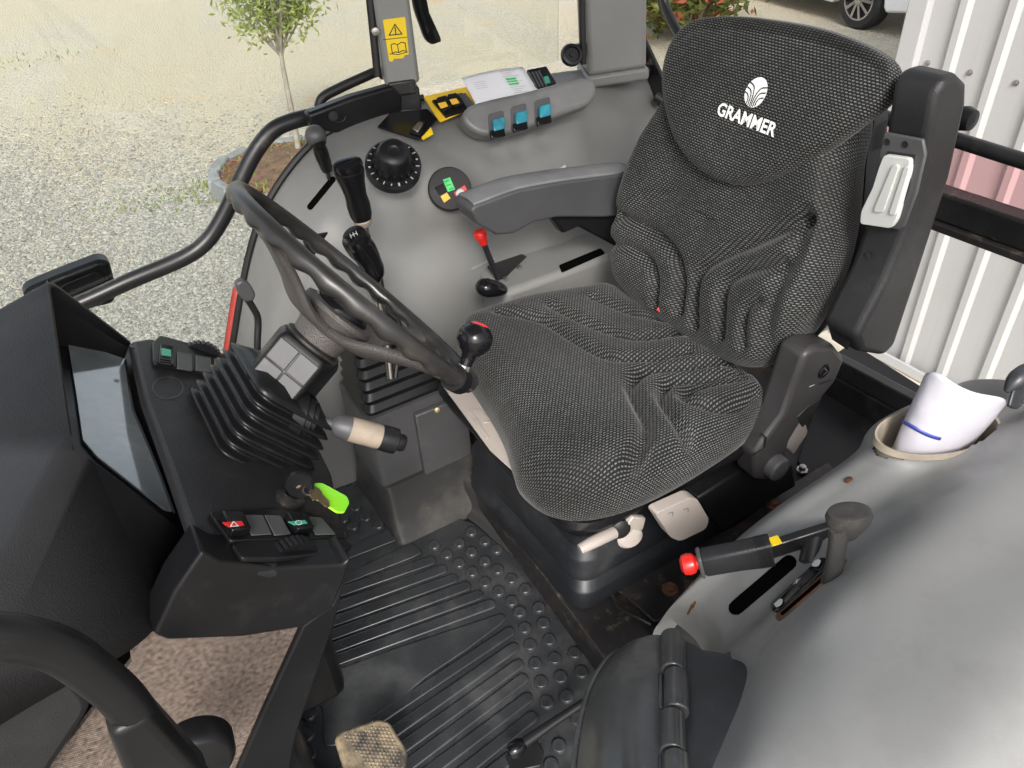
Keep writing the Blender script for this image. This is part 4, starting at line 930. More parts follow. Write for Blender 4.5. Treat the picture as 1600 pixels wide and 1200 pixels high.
# hood: flat moulded planes with soft folds
F_ = PY(-40, 1010, .60); F2 = F_+V((-.25, .0, -.05)); E_ = PY(238, 994, .655); E2 = PY(60, 1090, .62); E3 = E2+V((-.25, 0, -.05))
A2, B2, C2 = A+V((-.42, .03, -.13)), B+V((-.42, .05, -.16)), C_+V((-.42, .02, -.09))
hv = [A, B, C_, D, A2, B2, C2, F_, F2, E_, E2, E3]
hf = [(1, 0, 4, 5), (0, 2, 6, 4), (2, 7, 8, 6), (2, 3, 9, 7), (7, 9, 10), (7, 10, 11, 8)]
me_o = obj('hood', hv, hf, 'blk', t, smooth=180, bev=.022, bseg=5, solid=.0)
me_o.modifiers['bev'].limit_method = 'ANGLE'; me_o.modifiers['bev'].angle_limit = R(8)
sl_ = me_o.modifiers.new('solid', 'SOLIDIFY'); sl_.thickness = .008; sl_.offset = 0
innr = []
for p, q in ((B, A), (A, C_), (C_, D)): innr += [p*(1-k/10)+q*(k/10) for k in range(10)]
innr.append(D)
lcen = sum(lens, V())/len(lens); bez = []
for p in innr:
    q = p-Ln*((p-Lp0).dot(Ln)+.014); bez.append(q+(lcen-q)*.06)
vs = innr+bez; n = len(innr); obj('hood_lining', vs, [(i, i+1, n+i+1, n+i) for i in range(n-1)], 'blk2', t, smooth=60)
# dark lower side panel, its bright front edge, carpet and black end strip
LY = .634
lowp = [(316, 862), (345, 878), (430, 888), (537, 882), (549, 872), (541, 900), (520, 950), (474, 981), (380, 996), (262, 1001), (240, 992), (272, 925)]
prism('lower_side_panel', [PY(u, v, LY+.002) for u, v in lowp], (0, .05, 0), 'blk2', t, bev=.008, bseg=3)
cpx = [(200, 985), (480, 972), (475, 985), (410, 1120), (372, 1210), (340, 1290), (20, 1290), (80, 1190), (205, 1030)]
cv = [PY(u, v, LY+.03) for u, v in cpx]
obj('carpet_panel', cv, [tuple(range(len(cv)))], 'carpet', t, smooth=0, uvs=[(p.x, p.z) for p in cv], solid=.006, offs=0)
prism('end_strip', [PY(u, v, LY+.018) for u, v in ((474, 978), (520, 945), (547, 880), (520, 985), (490, 1070), (462, 1150), (440, 1290), (335, 1290), (372, 1205), (410, 1118))], (0, .04, 0), 'blk2', t, bev=.003)
box('console_core', (-.14, YC, .25), (.30, .50, .50), 'blk2', t, bev=.02)
box('core_back', (.03, YC+.02, .36), (.14, .40, .36), 'blk2', t, bev=.02)
prism('speaker_pad', rounded([PY(u, v, LY-.004) for u, v in ((-60, 1040), (100, 1040), (150, 1100), (90, 1190), (20, 1290), (-80, 1290))], .02), (0, .03, 0), 'blk', t, bev=.01)
# rocker banks
def bank(px_frame, name):
    return plate(name, px_frame, (pn_a+PNL*.0005, PNL), 'blk2', t, th=.007, bev=.002, r=.006)
fb_ = bank([(236, 541), (247, 529), (300, 543), (388, 571), (384, 582), (322, 590), (237, 572)], 'far_switch_bank')
q0 = (pn_a+PNL*.0078, PNL)
r1 = plate('rocker_switch', [(249, 541), (270, 545), (270, 574), (247, 570)], q0, 'blk_gloss', fb_, th=.005, bev=.001)
plate('rocker_lens', [(252, 544), (267, 547), (267, 557), (252, 555)], (q0[0]+PNL*.005, PNL), 'grnd', fb_, th=.0006, bev=0)
for k in range(3): plate('rocker_ridge', [(250, 561+k*3.6), (267, 563.5+k*3.6), (267, 565+k*3.6), (250, 562.5+k*3.6)], (q0[0]+PNL*.005, PNL), 'blk2', fb_, th=.002, bev=0)
for k in range(3): plate('blank_cover', [(276+k*29, 552+k*5), (300+k*29, 556+k*5), (300+k*29, 581+k*2), (276+k*29, 577+k*3)], q0, 'gryd', fb_, th=.003, bev=.001)
def thumb(u0, v0, u1, v1, pr, m='blk2'):
    a, b = PP(u0, v0, pn_a+PNL*.004, PNL), PP(u1, v1, pn_a+PNL*.004, PNL); c = (a+b)/2; d = (b-a).normalized(); r = (b-a).length/2*1.1; gg = G()
    ax = d.cross(PNL).normalized(); cc = c-PNL*(r*.60)
    gg.add(*g_lathe([(r, -.006), (r, .006)], cc, ax, 40))
    for k in range(-5, 6):
        th = k*.20; e = PNL*math.cos(th)+d*math.sin(th); gg.add(*g_tube([cc+e*r-ax*.0075, cc+e*r+ax*.0075], .0035, 8))
    return gg.obj('thumb_wheel', m, pr)
thumb(290, 540, 348, 560, fb_)
nb_ = bank([(322, 806), (352, 803), (418, 801), (505, 808), (540, 846), (445, 850), (357, 853)], 'near_switch_bank')
for q_, c_, sym in (([(340, 810), (374, 811), (387, 838), (357, 841)], 'red', 0), ([(442, 811), (472, 811), (486, 835), (460, 838)], 'grnd', 1)):
    rk = plate('rocker_switch', q_, q0, 'blk_gloss', nb_, th=.012, bev=.002)
    lenq = [(q_[0][0]*.45+q_[3][0]*.55+1, q_[0][1]*.45+q_[3][1]*.55), (q_[1][0]*.45+q_[2][0]*.55-1, q_[1][1]*.45+q_[2][1]*.55-1), (q_[2][0]-3, q_[2][1]-7), (q_[3][0]+3, q_[3][1]-7)]
    lq = (q0[0]+PNL*.0122, PNL)
    lenq = [(u-3, v-10) for u, v in lenq]
    lp_ = plate('rocker_lens', lenq, lq, c_, nb_, th=.0008, bev=0)
    cx_, cy_ = sum(u for u, v in lenq)/4, sum(v for u, v in lenq)/4
    ll = (lq[0]+PNL*.001, PNL)
    if not sym: line([(cx_-6, cy_+4), (cx_-1, cy_-4), (cx_+7, cy_+3)], ll, .0012, 'whp', nb_, 'triangle_symbol', closed=True)
    else: line([(cx_+5*math.cos(a*.785), cy_+3.5*math.sin(a*.785)) for a in range(8)], ll, .001, 'whp', nb_, 'lamp_symbol', closed=True)
for q_ in ([(378, 806), (410, 806), (424, 836), (392, 838)], [(412, 806), (438, 807), (454, 836), (428, 838)], [(478, 808), (502, 810), (524, 836), (492, 837)]):
    plate('blank_cover', q_, q0, 'gryd', nb_, th=.002, bev=.001)
thb = bank([(358, 858), (372, 852), (445, 850), (535, 847), (547, 860), (540, 868), (430, 880), (375, 880)], 'thumb_wheel_bank')
thumb(428, 861, 492, 857, thb)
line([(262+24*math.cos(a*.4), 606+17*math.sin(a*.4)) for a in range(16)], (pn_a+PNL*.0008, PNL), .0016, 'gryd', t, 'moulded_oval', closed=True)
for u, v in ((206, 543), (308, 838)): lathe('panel_screw', [(.004, 0), (.004, .002), (.001, .002)], PP(u, v, pn_a+PNL*.001, PNL), PNL, 'blk_met', t, seg=10)
# ignition lock, key and its lime tag
kc = PP(462, 775, pn_a, PNL)
lathe('ignition_lock', [(.020, 0), (.020, .006), (.016, .009), (.010, .010), (.010, .004), (.001, .004)], PP(452, 782, pn_a, PNL), PNL, 'rusty', t, seg=24)
k = thing('ignition_key', 'ignition key with black bow and bright lime tag on the dash', 'key', kc)
kk = kc+PNL*.03
bx_ = basis(PNL, (0, -1, .2))
vs, fs = g_lathe([(.001, -.004), (.017, -.004), (.019, 0), (.017, .004), (.001, .004)], PP(468, 757, kk, PNL), (-.5, -.8, .3), 22); obj('key_bow', vs, fs, 'blk2', k)
tube('key_blade', [PP(462, 775, kk-PNL*.03, PNL), PP(467, 760, kk, PNL)], .004, 'brass', k, seg=8, flat=.4)
tube('key_ring', [PP(484+11*math.cos(a), 766+8*math.sin(a), kk+PNL*.002, PNL) for a in [i*.524 for i in range(12)]], .0012, 'steel', k, seg=6, closed=True)
kp0 = kk+PNL*.001
plate('spare_key_bow', [(481, 770), (486, 763), (497, 764), (503, 772), (499, 781), (488, 783)], (kp0, PNL), 'brass', k, th=.002, bev=.0005)
plate('spare_key_blade', [(497, 776), (502, 773), (513, 785), (514, 793), (508, 793), (496, 783)], (kp0, PNL), 'brass', k, th=.002, bev=.0003)
tg = plate('lime_tag', [(490, 757), (502, 757), (541, 778), (545, 788), (537, 803), (526, 803), (484, 776)], (kp0-PNL*.005, PNL), 'lime', k, th=.003, bev=.001, r=.004)
for dy in (0, 5, 10): line([(503-dy*.3, 769+dy), (533-dy*.3, 785+dy)], (kp0-PNL*.0018, PNL), .0007, 'yelp', tg, 'tag_line')
# curved black grab handle at the door side
t = thing('grab_handle', 'curved black grab handle in the foreground left corner', 'handle', PY(240, 1190, .40))
hp_ = [PY(u, v, .42+.0*i) for i, (u, v) in enumerate(((-120, 992), (-40, 992), (40, 1000), (100, 1020), (150, 1055), (190, 1090), (230, 1140), (290, 1210), (330, 1260)))]
tube('grip', smooth_path(hp_, 5), .0135, 'blk2', t, seg=18, flat=1.15)
prism('foot_cover', [PY(u, v, .405) for u, v in ((168, 1150), (236, 1118), (330, 1220), (350, 1300), (230, 1300))], (0, .035, 0), 'blk2', t, bev=.008, bseg=3)
vs, fs = g_lathe([(.038, -.01), (.038, .012), (.034, .02), (.03, .022)], PY(308, 1172, .56), (-.1, -1, .15), 30); obj('socket', vs, fs, 'blk2', t)

# ================================================================ DRIVER SEAT
seat = thing('driver_seat', 'black mesh fabric suspension seat with fold up armrests', 'seat', (.76, YC, .10))
def seg_d(p, a, b):
    ab = b-a; L2 = ab.length_squared; k = 0 if L2 == 0 else max(0, min(1, (p-a).dot(ab)/L2)); return (p-a-ab*k).length
import numpy as np
def poly_d(P, poly, closed=False):              # distance of many points to a polyline
    Q = np.array([(p[0], p[1]) for p in poly]); n = len(Q); best = np.full(len(P), 1e9)
    for i in range(n if closed else n-1):
        a, b = Q[i], Q[(i+1) % n]; ab = b-a; L2 = max(1e-12, ab@ab); k = np.clip(((P-a)@ab)/L2, 0, 1); best = np.minimum(best, np.linalg.norm(P-a-k[:, None]*ab, axis=1))
    return best
class Pillow:
    def __init__(s, out, org, ea, eb, thick, er, drop, grooves=(), extra=None, ns=16):
        s.org, s.ea, s.eb = V(org), V(ea).normalized(), V(eb).normalized(); s.en = s.ea.cross(s.eb)
        s.out = [V((p[0], p[1])) for p in smooth_path([(a, b, 0) for a, b in out], ns, True)]
        s.c = sum(s.out, V((0, 0)))/len(s.out); s.th, s.er, s.dr, s.gr, s.ex = thick, er, drop, grooves, extra
        xs = np.linspace(0, s.er, 400); f = s.dr*(1-np.sqrt(np.clip(1-(1-xs/s.er)**2, 0, 1))); seg = np.hypot(np.diff(xs), np.diff(f))
        s.ax, s.ay = xs, np.concatenate((np.cumsum(seg[::-1])[::-1], [0]))-(s.er-xs)
    def hs(s, P, d):
        k = np.clip(1-d/s.er, 0, 1); z = s.th-s.dr*(1-np.sqrt(np.clip(1-k*k, 0, 1))); f = np.clip(d/.02, 0, 1)
        for poly, wd, dp in s.gr: z = z-dp*np.exp(-(poly_d(P, poly)/wd)**2)*f
        if s.ex: z = z+np.array([s.ex(x, y) for x, y in P])*f
        return z
    def at(s, a, b, lift=0): P = np.array([[a, b]]); return s.org+s.ea*a+s.eb*b+s.en*(float(s.hs(P, poly_d(P, s.out, True))[0])+lift)
    def build(s, name, m, parent, nr=84, back=.05, tuck=.012):
        O = np.array([tuple(o) for o in s.out]); c = np.array(tuple(s.c)); N = len(O); rad = O-c; rl = rad/np.linalg.norm(rad, axis=1)[:, None]
        ts = 1-(1-np.arange(1, nr+1)/nr)**1.5; P = np.concatenate([c+rad*t_ for t_ in ts]+[c[None]]); d = poly_d(P, s.out, True); d[(nr-1)*N:nr*N] = 0
        H = s.hs(P, d); ar = np.interp(d, s.ax, s.ay); U = P.copy(); U[:-1] += np.tile(rl, (nr, 1))*ar[:-1, None]
        W = lambda p, h: s.org+s.ea*float(p[0])+s.eb*float(p[1])+s.en*float(h)
        vs = [W(p, h) for p, h in zip(P[:-1], H[:-1])]; uv = [tuple(u) for u in U[:-1]]
        for dz, ins in ((.3, -.002), (.7, .002), (1.0, tuck)):
            for k in range(N): vs.append(W(O[k]-rl[k]*ins, s.th-s.dr-back*dz)); uv.append(tuple(O[k]+rl[k]*(s.ay[0]+back*dz)))
        M_ = nr+3; fs = [(i*N+k, i*N+(k+1) % N, (i+1)*N+(k+1) % N, (i+1)*N+k) for i in range(M_-1) for k in range(N)]
        vs.append(W(P[-1], H[-1])); uv.append(tuple(U[-1])); ci = len(vs)-1
        fs += [(ci, k, (k+1) % N) for k in range(N)]; fs.append(tuple((M_-1)*N+k for k in range(N)))
        return obj(name, vs, fs, m, parent, smooth=180, uvs=uv)
# --- cushion: a = x, b = y, slight rise to the front
CT = .497
def z4(pts, f=2.667, o=(640, 400), z=.485): 
    r = []
    for u, v in pts: p = PZ(u/f+o[0], v/f+o[1], z); r.append(V((p.x, p.y)))
    q = smooth_path([(p.x, p.y, 0) for p in r], 5); return [V((p.x, p.y)) for p in q]
Z1 = lambda pts: [(u*1.0, v*1.0) for u, v in pts]
gro = [(z4(g_, 1.4215, (625, 0)), w_, d_*1.3) for g_, w_, d_ in (
 ([(500, 1060), (535, 1000), (545, 950), (522, 895), (512, 855), (545, 826), (620, 812), (745, 790)], .013, .022),
 ([(640, 975), (605, 935), (580, 885), (600, 852), (680, 832), (765, 808)], .012, .020),
 ([(800, 858), (735, 893), (675, 905), (630, 888), (655, 862), (760, 832)], .012, .018),
 ([(225, 712), (320, 722), (400, 765), (470, 797), (550, 792), (640, 772)], .013, .020),
 ([(340, 688), (430, 725), (510, 745), (580, 738), (640, 728)], .012, .017),
 ([(430, 660), (510, 688), (570, 700), (625, 700)], .012, .014))]
def cex(x, y):
    k = (y-YC)/.25; return .012*min(1, k*k)+.014*math.exp(-((x-.58)/.09)**2)-.012*math.exp(-((x-.86)/.09)**2)
co = [(.462, .80), (.475, .735), (.525, .690), (.62, .668), (.75, .670), (.88, .690), (.945, .745), (.955, .945), (.945, 1.15), (.88, 1.205), (.75, 1.228), (.62, 1.222), (.565, 1.195), (.540, 1.14), (.526, 1.06), (.511, .97), (.494, .90), (.476, .85)]
cus = Pillow(co, (0, 0, 0), (1, 0, 0), (0, 1, 0), CT, .075, .060, gro, cex)
cushion = cus.build('cushion', 'fab', seat, nr=96, back=.062, tuck=.02)
# --- backrest: a = towards the tractor's left (-y), b = up along the recline
BT = R(17); bu = V((math.sin(BT), 0, math.cos(BT))); bn_ = V((-math.cos(BT), 0, math.sin(BT))); B0 = V((.952, YC, .5)); ba = V((0, -1, 0))
def bl(u, v, off=0):
    p = PP(u, v, B0+bn_*off, bn_); return V(((p-B0).dot(ba), (p-B0).dot(bu)))
def z7(pts):
    r = [bl(u/2.222+880, v/2.222, .04) for u, v in pts]; return [V((p.x, p.y)) for p in smooth_path([(p.x, p.y, 0) for p in r], 5)]
def z1(pts):
    r = [bl(625+u/1.4215, v/1.4215, .04) for u, v in pts]; return [V((p.x, p.y)) for p in smooth_path([(p.x, p.y, 0) for p in r], 5)]
bgr = [(z1(g_), w_, d_*1.15) for g_, w_, d_ in (
 ([(800, 668), (780, 680), (770, 705), (768, 765)], .011, .014),
 ([(850, 588), (780, 600), (730, 622), (714, 660), (712, 745)], .012, .019),
 ([(905, 488), (820, 525), (720, 565), (668, 598), (652, 640), (650, 722)], .013, .022),
 ([(905, 488), (885, 560), (845, 640), (822, 710), (812, 785)], .017, .018),
 ([(490, 478), (560, 512), (605, 558), (618, 610), (615, 690)], .013, .020),
 ([(465, 540), (520, 552), (556, 585), (566, 625), (562, 675)], .012, .017),
 ([(610, 430), (545, 452), (490, 478)], .018, .010))]
def bex(a, b):
    k = abs(a)/.25; return .018*min(1, max(0, k-.45)/.4)-.006*math.exp(-((a)/.02)**2)*(b < .2)
bo = [(0, -.045), (.12, -.040), (.195, -.015), (.232, .045), (.250, .12), (.252, .20), (.236, .28), (.206, .36), (.185, .43), (.12, .475), (0, .485), (-.12, .475), (-.185, .43), (-.206, .36), (-.236, .28), (-.252, .20), (-.250, .12), (-.232, .045), (-.195, -.015), (-.12, -.040)]
bk = Pillow(bo, B0, ba, bu, .045, .06, .045, bgr, bex)
backrest = bk.build('backrest', 'fab', seat, back=.065, tuck=.008)
# head pad, thicker, with a rounded lower edge
ho = [(.01, .268), (.075, .280), (.140, .318), (.190, .368), (.232, .420), (.262, .468), (.240, .512), (.13, .531), (0, .529), (-.10, .518), (-.165, .498), (-.195, .455), (-.190, .400), (-.160, .350), (-.115, .305), (-.055, .277)]
hd_ = Pillow(ho, B0, ba, bu,   .076, .030, .026, (), lambda a, b: -.035*max(0, (b-.40)/.12)**2)
head = hd_.build('head_pad', 'fab', seat, back=.030, tuck=.02)
# white logo and lettering stitched on the head pad
vs, fs = text_mesh('GRAMMER', .029, .0008)
xs = [v.x for v in vs]; sc_x = .132/(max(xs)-min(xs)); lc = bl(1176, 187, .06)
def head_map(x, y):
    th = R(-1.5); return lc.x+x*math.cos(th)-y*math.sin(th), lc.y+x*math.sin(th)+y*math.cos(th)
obj('brand_lettering', [hd_.at(*head_map(v.x*sc_x, v.y-.010), .0015) for v in vs], fs, 'whp', head, smooth=0)
el = [(.0215*math.cos(a), .0425+.0235*math.sin(a)) for a in [2*math.pi*i/40 for i in range(40)]]
emb = obj('emblem', [hd_.at(*head_map(x, y), .0013) for x, y in el]+[hd_.at(*head_map(0, .0425), .0013)], [(40, i, (i+1) % 40) for i in range(40)], 'whp', head, smooth=0)
def swoop(pts, w0, w1):
    c_ = smooth_path([(x, y, 0) for x, y in pts], 6); n = len(c_); L_, R2 = [], []
    for i, p in enumerate(c_):
        d = (c_[min(i+1, n-1)]-c_[max(i-1, 0)]).normalized(); wd = (w0+(w1-w0)*i/(n-1))/2; L_.append(hd_.at(*head_map(p.x-d.y*wd, p.y+d.x*wd), .0019)); R2.append(hd_.at(*head_map(p.x+d.y*wd, p.y-d.x*wd), .0019))
    obj('emblem_stripe', L_+R2, [(i, i+1, n+i+1, n+i) for i in range(n-1)], 'inkb', emb, smooth=0)
for sg in (-1, 1):
    swoop([(sg*.0016, .020), (sg*.0022, .036), (sg*.0075, .050), (sg*.019, .0545)], .0018, .0022)
    swoop([(sg*.0052, .021), (sg*.0062, .034), (sg*.0105, .043), (sg*.0205, .0465)], .0018, .0022)
    swoop([(sg*.0090, .0225), (sg*.0100, .031), (sg*.0135, .036), (sg*.0205, .0385)], .0018, .0020)
# back shell behind the upholstery
vs, fs = stack([[B0+ba*a*k+bu*(.02+(b)*k)+bn_*o_ for a, b in [(p.x, p.y) for p in bk.out]] for k, o_ in ((.97, -.055), (1.0, -.075), (.93, -.115), (.80, -.13))]); obj('back_shell', vs, fs, 'blk2', seat, smooth=50)
# seat pan and suspension bellows
PC = V((.735, .945, 0))
def sring(hx, hy, z, r, dx=0): return [p+V((dx, 0, 0)) for p in ring((PC.x, PC.y), hx, hy, z, r)]
vs, fs = stack([sring(.215, .225, .325, .05), sring(.235, .250, .345, .06), sring(.245, .262, .372, .07), sring(.240, .258, .384, .07)]); obj('seat_pan', vs, fs, 'blk2', seat, smooth=50)
BX = .775
def bring(hx, hy, z, r=.042): return ring((BX, YC-.005), hx, hy, z, r)
rings = [bring(.222, .192, .335), bring(.232, .200, .312), bring(.236, .204, .262), bring(.226, .192, .246), bring(.240, .206, .226), bring(.244, .210, .180), bring(.234, .198, .166), bring(.246, .214, .148), bring(.250, .216, .112), bring(.246, .212, .100)]
vs, fs = stack(rings); obj('bellows', vs, fs, 'bel', seat, smooth=60, bev=.003)
# pale front depth-adjust plate under the cushion edge
fpx = [(703, 622), (745, 598), (792, 655), (786, 690), (806, 741), (770, 705)]
fp = [PZ(u, v, .405) for u, v in ((688, 600), (760, 590), (812, 670), (815, 700), (808, 744), (765, 705))]
pl_ = prism('depth_handle', fp, (.02, 0, -.012), 'beige', seat, bev=.003)
for q_ in ([(733, 640), (752, 642), (766, 660), (755, 663)], [(738, 655), (745, 656), (765, 685), (760, 687)], [(757, 650), (766, 655), (764, 662), (757, 660)]):
    prism('moulded_rib', [PZ(u, v, .406) for u, v in q_], (0, 0, .003), 'beige', pl_, bev=.001)
# pale adjuster handles on the near side
hy = .672
prism('weight_handle', rounded([PY(u, v, hy) for u, v in ((1010, 790), (1066, 765), (1076, 768), (1095, 800), (1090, 815), (1050, 834), (1035, 828))], .012), (0, -.022, 0), 'beige', seat, bev=.005, bseg=3)
for u, v in ((1048, 800), (1072, 794)): line([(u-4, v+2), (u+3, v), (u+3, v+6)], (V((0, hy-.0225, 0)), V((0, -1, 0))), .0012, 'dgry', seat, 'handle_symbol')
tube('slide_handle', [PY(906, 858, .685), PY(925, 848, .682), PY(958, 832, .690)], [.009, .011, .0115], 'beige', seat, seg=14, flat=.9, bev=0)
lathe('tilt_cam', [(.022, 0), (.024, .006), (.020, .010), (.010, .011), (.001, .011)], PY(982, 838, .69), (-.2, -1, .4), 'beige', seat, seg=20, sy=.8)
prism('tilt_handle', [PY(u, v, .685) for u, v in ((972, 832), (990, 808), (1010, 810), (1006, 826), (988, 846))], (0, .012, 0), 'beige', seat, bev=.003)
lathe('pan_boss', [(.018, 0), (.018, .012), (.012, .016), (.001, .016)], PY(966, 822, .70), (-.3, -1, .2), 'gask', seat, seg=18)
# recliner bracket on the near side
ry = .655
rb = [PY(u, v, ry) for u, v in ((1258, 554), (1275, 542), (1305, 540), (1322, 560), (1306, 598), (1286, 622), (1250, 664), (1235, 690), (1228, 722), (1206, 752), (1182, 752), (1180, 712), (1197, 685), (1224, 650), (1242, 600))]
bkt = prism('recliner_cover', rb, (0, .055, 0), mat('dark_brownish_plastic', (.028, .026, .027), .45, var=(10, .2), bump=(200, .08, .001)), seat, bev=.010, bseg=3)
lathe('maker_badge', [(.014, 0), (.014, .0015), (.012, .002), (.012, .0008), (.001, .0008)], PY(1287, 580, ry-.0005), (0, -1, 0), 'blk_gloss', bkt, seg=26)
line([(1281, 583), (1287, 574), (1293, 580), (1286, 586)], (V((0, ry-.002, 0)), V((0, -1, 0))), .0016, 'gryd', bkt, 'badge_mark')
line([(1265, 604), (1272, 601)], (V((0, ry-.001, 0)), V((0, -1, 0))), .002, 'inkg', bkt, 'moulded_text'); line([(1280, 600), (1298, 594)], (V((0, ry-.001, 0)), V((0, -1, 0))), .0022, 'blk2', bkt, 'moulded_text')
lathe('pivot', [(.024, -.02), (.024, .008), (.020, .012), (.001, .013)], PY(1213, 730, .648), (0, -1, 0), 'gryd', bkt, seg=24)
prism('cover_recess', [PY(u, v, ry-.0015) for u, v in ((1246, 652), (1262, 636), (1284, 622), (1270, 652), (1254, 668))], (0, .004, 0), 'gask', bkt, bev=.001)
tube('cover_seam', [PY(u, v, ry-.001) for u, v in ((1188, 676), (1197, 684), (1194, 700), (1178, 712))], .0016, 'gask', bkt, seg=6)
prism('recline_handle', rounded([PY(u, v, .68) for u, v in ((1228, 700), (1246, 655), (1256, 652), (1264, 676), (1240, 712))], .008), (0, .02, 0), 'beige', seat, bev=.004, bseg=3)
# left armrest, folded up: near side outline, thickness towards the seat
ay = .600; AT = .068
ar = [PY(u, v, ay) for u, v in ((1346, 552), (1338, 528), (1352, 500), (1384, 440), (1418, 355), (1440, 272), (1454, 195), (1463, 150), (1478, 122), (1500, 116), (1514, 130), (1513, 160), (1488, 272), (1440, 420), (1400, 540), (1382, 558))]
larm = prism('left_armrest', ar, (0, AT, 0), 'blk', seat, bev=.012, bseg=4)
an = V((-1, 0, -.05)).normalized(); rc = V((1.022, .63, .85))
an2 = V((-.985, 0, .17)).normalized(); rc2 = PY(1384, 440, ay)+an2*.002
plate('roller_housing', [(1386, 205), (1446, 216), (1450, 240), (1436, 300), (1416, 352), (1408, 358), (1352, 346), (1362, 310)], (rc, an), 'gryd', larm, th=.006, bev=.002)
plate('roller_slot', [(1388, 236), (1430, 242), (1420, 296), (1400, 352), (1352, 345), (1368, 300)], (rc+an*.006, an), 'gask', larm, th=.001, bev=0)
rol = [PP(u, v, rc+an*.001, an) for u, v in ((1390, 238), (1432, 244), (1430, 266), (1420, 300), (1410, 338), (1401, 353), (1352, 346), (1354, 326), (1372, 290), (1382, 258))]
tr_ = prism('tilt_roller', rounded(rol, .006, 3), an*.013, 'white', larm, bev=.006, bseg=3)
for px in ([(1397, 256), (1408, 257), (1382, 332), (1366, 330)], [(1416, 258), (1424, 260), (1401, 336), (1391, 334)]):
    prism('grip_flute', rounded([PP(u, v, rc+an*.0132, an) for u, v in px], .006, 3), an*.004, 'white', tr_, bev=.0018)
for u, v in ((1414, 226), (1386, 222)): lathe('screw', [(.005, 0), (.005, .001), (.003, .0005), (.001, .0005)], PP(u, v, rc+an*.006, an), an, 'gask', larm, seg=12)
lathe('screw', [(.005, 0), (.005, .001), (.003, .0005), (.001, .0005)], PP(1359, 398, rc2, an2), an2, 'gask', larm, seg=12)
plate('pivot_cover', [(1300, 478), (1332, 486), (1334, 512), (1326, 546), (1302, 530), (1294, 502)], (rc2, an2), 'blk2', larm, th=.004, bev=.001)
# right armrest, lowered
rw = .070; ry0 = 1.215
ra = [PY(u, v, ry0) for u, v in ((736, 330), (741, 322), (752, 318), (810, 297), (880, 284), (943, 276), (995, 270), (995, 335), (945, 340), (870, 340), (835, 348), (802, 366), (776, 368), (746, 350))]
rarm = prism('right_armrest', ra, (0, rw, 0), mat('grey_armrest_skin', (.050, .050, .054), .5, var=(9, .15), vor=(700, .2, .001)), seat, bev=.014, bseg=4)
tp_ = [PY(u, v, ry0+.004) for u, v in ((741, 321), (754, 316), (810, 295.5), (880, 282.5), (943, 274.5), (993, 268.5))]
gp = [[p+V((0, q, .003+.004*math.sin(math.pi*q/(rw-.008)))) for p in tp_] for q in [i*(rw-.008)/6 for i in range(7)]]
vs, fs = g_grid(patch(gp, 12, 30)); obj('arm_pad', vs, fs, mat('worn_grey_vinyl', (.135, .135, .14), .55, var=(14, .2), vor=(700, .25, .001)), rarm, smooth=180, solid=.006)
prism('arm_bracket', [PY(u, v, ry0+.02) for u, v in ((855, 330), (940, 325), (990, 330), (990, 400), (905, 355), (880, 366))], (0, .03, 0), 'blk2', seat, bev=.006)
# slide rails and cross parts under the seat
for yy in (.74, 1.15): box('slide_rail', (.80, yy, .345), (.42, .03, .03), 'blk_met', seat, bev=.003)
prism('rear_cover', [PY(u, v, .70) for u, v in ((1090, 780), (1160, 735), (1240, 728), (1245, 760), (1130, 830))], (0, .10, 0), 'blk2', seat, bev=.006)
lathe('bag_tag', [(.006, 0), (.006, .004), (.001, .004)], cus.org+PZ(1030, 484, .50), (-.3, -.6, .7), 'red', seat, seg=4)

# ================================================================ FLOOR, PLATFORM
# floor mat
t = thing('floor_mat', 'black ribbed rubber floor mat with round studs in the footwell', 'floor mat', (.3, .8, 0))
mo = [(450, 700), (600, 760), (680, 800), (740, 820), (800, 870), (860, 925), (905, 972), (950, 1015), (980, 1060), (1060, 1300), (440, 1300), (440, 1000)]
prism('base_sheet', [PZ(u, v, .0) for u, v in mo], (0, 0, .006), 'mat', t, bev=.002)
def Z3(u, v, z=.006): return PZ(420+u/2.857, 780+v/2.857, z)
def bar(a, b, wd, z0=.006, h=.006):
    a, b = V(a), V(b); d = (b-a).normalized(); s = V((-d.y, d.x, 0))*wd/2; n = 6; pts = [a+s]
    pts = [a-s, b-s]+[b+d*(wd/2*math.sin(math.pi*k/n))-s*math.cos(math.pi*k/n) for k in range(1, n)]+[b+s, a+s]
    return g_prism(pts, (0, 0, h))
GA = [((735, 275), (300, 425)), ((785, 315), (280, 495)), ((835, 355), (255, 563)), ((890, 390), (230, 630)), ((945, 430), (205, 700)), ((1000, 470), (190, 765))]
for (r0, r1), (l0, l1) in GA:
    v_, f_ = bar(Z3(l0, l1), Z3(r0-12, r1+4), .0255); obj('rib', v_, f_, 'mat2', t, bev=.004, bseg=3)
GB = [((1085, 590), (470, 1000)), ((1105, 660), (500, 1085)), ((1125, 735), (500, 1185)), ((1145, 800), (520, 1270)), ((1165, 885), (600, 1310)), ((1185, 970), (760, 1310)), ((1200, 1065), (860, 1330))]
for (r0, r1), (l0, l1) in GB:
    v_, f_ = bar(Z3(l0, l1), Z3(r0-12, r1+8), .0235); obj('rib', v_, f_, 'mat2', t, bev=.0035, bseg=3)
for px in ([(180, 812), (560, 672), (1040, 512), (1062, 530), (1040, 560), (880, 680), (700, 800), (500, 975), (300, 1105), (245, 1105), (240, 940), (195, 880)], [(330, 345), (640, 198), (690, 240), (640, 265), (330, 385)], [(330, 235), (545, 130), (592, 178), (330, 280)]):
    prism('flat_pad', rounded([Z3(u, v) for u, v in px], .008, 3), (0, 0, .004), 'mat', t, bev=.002)
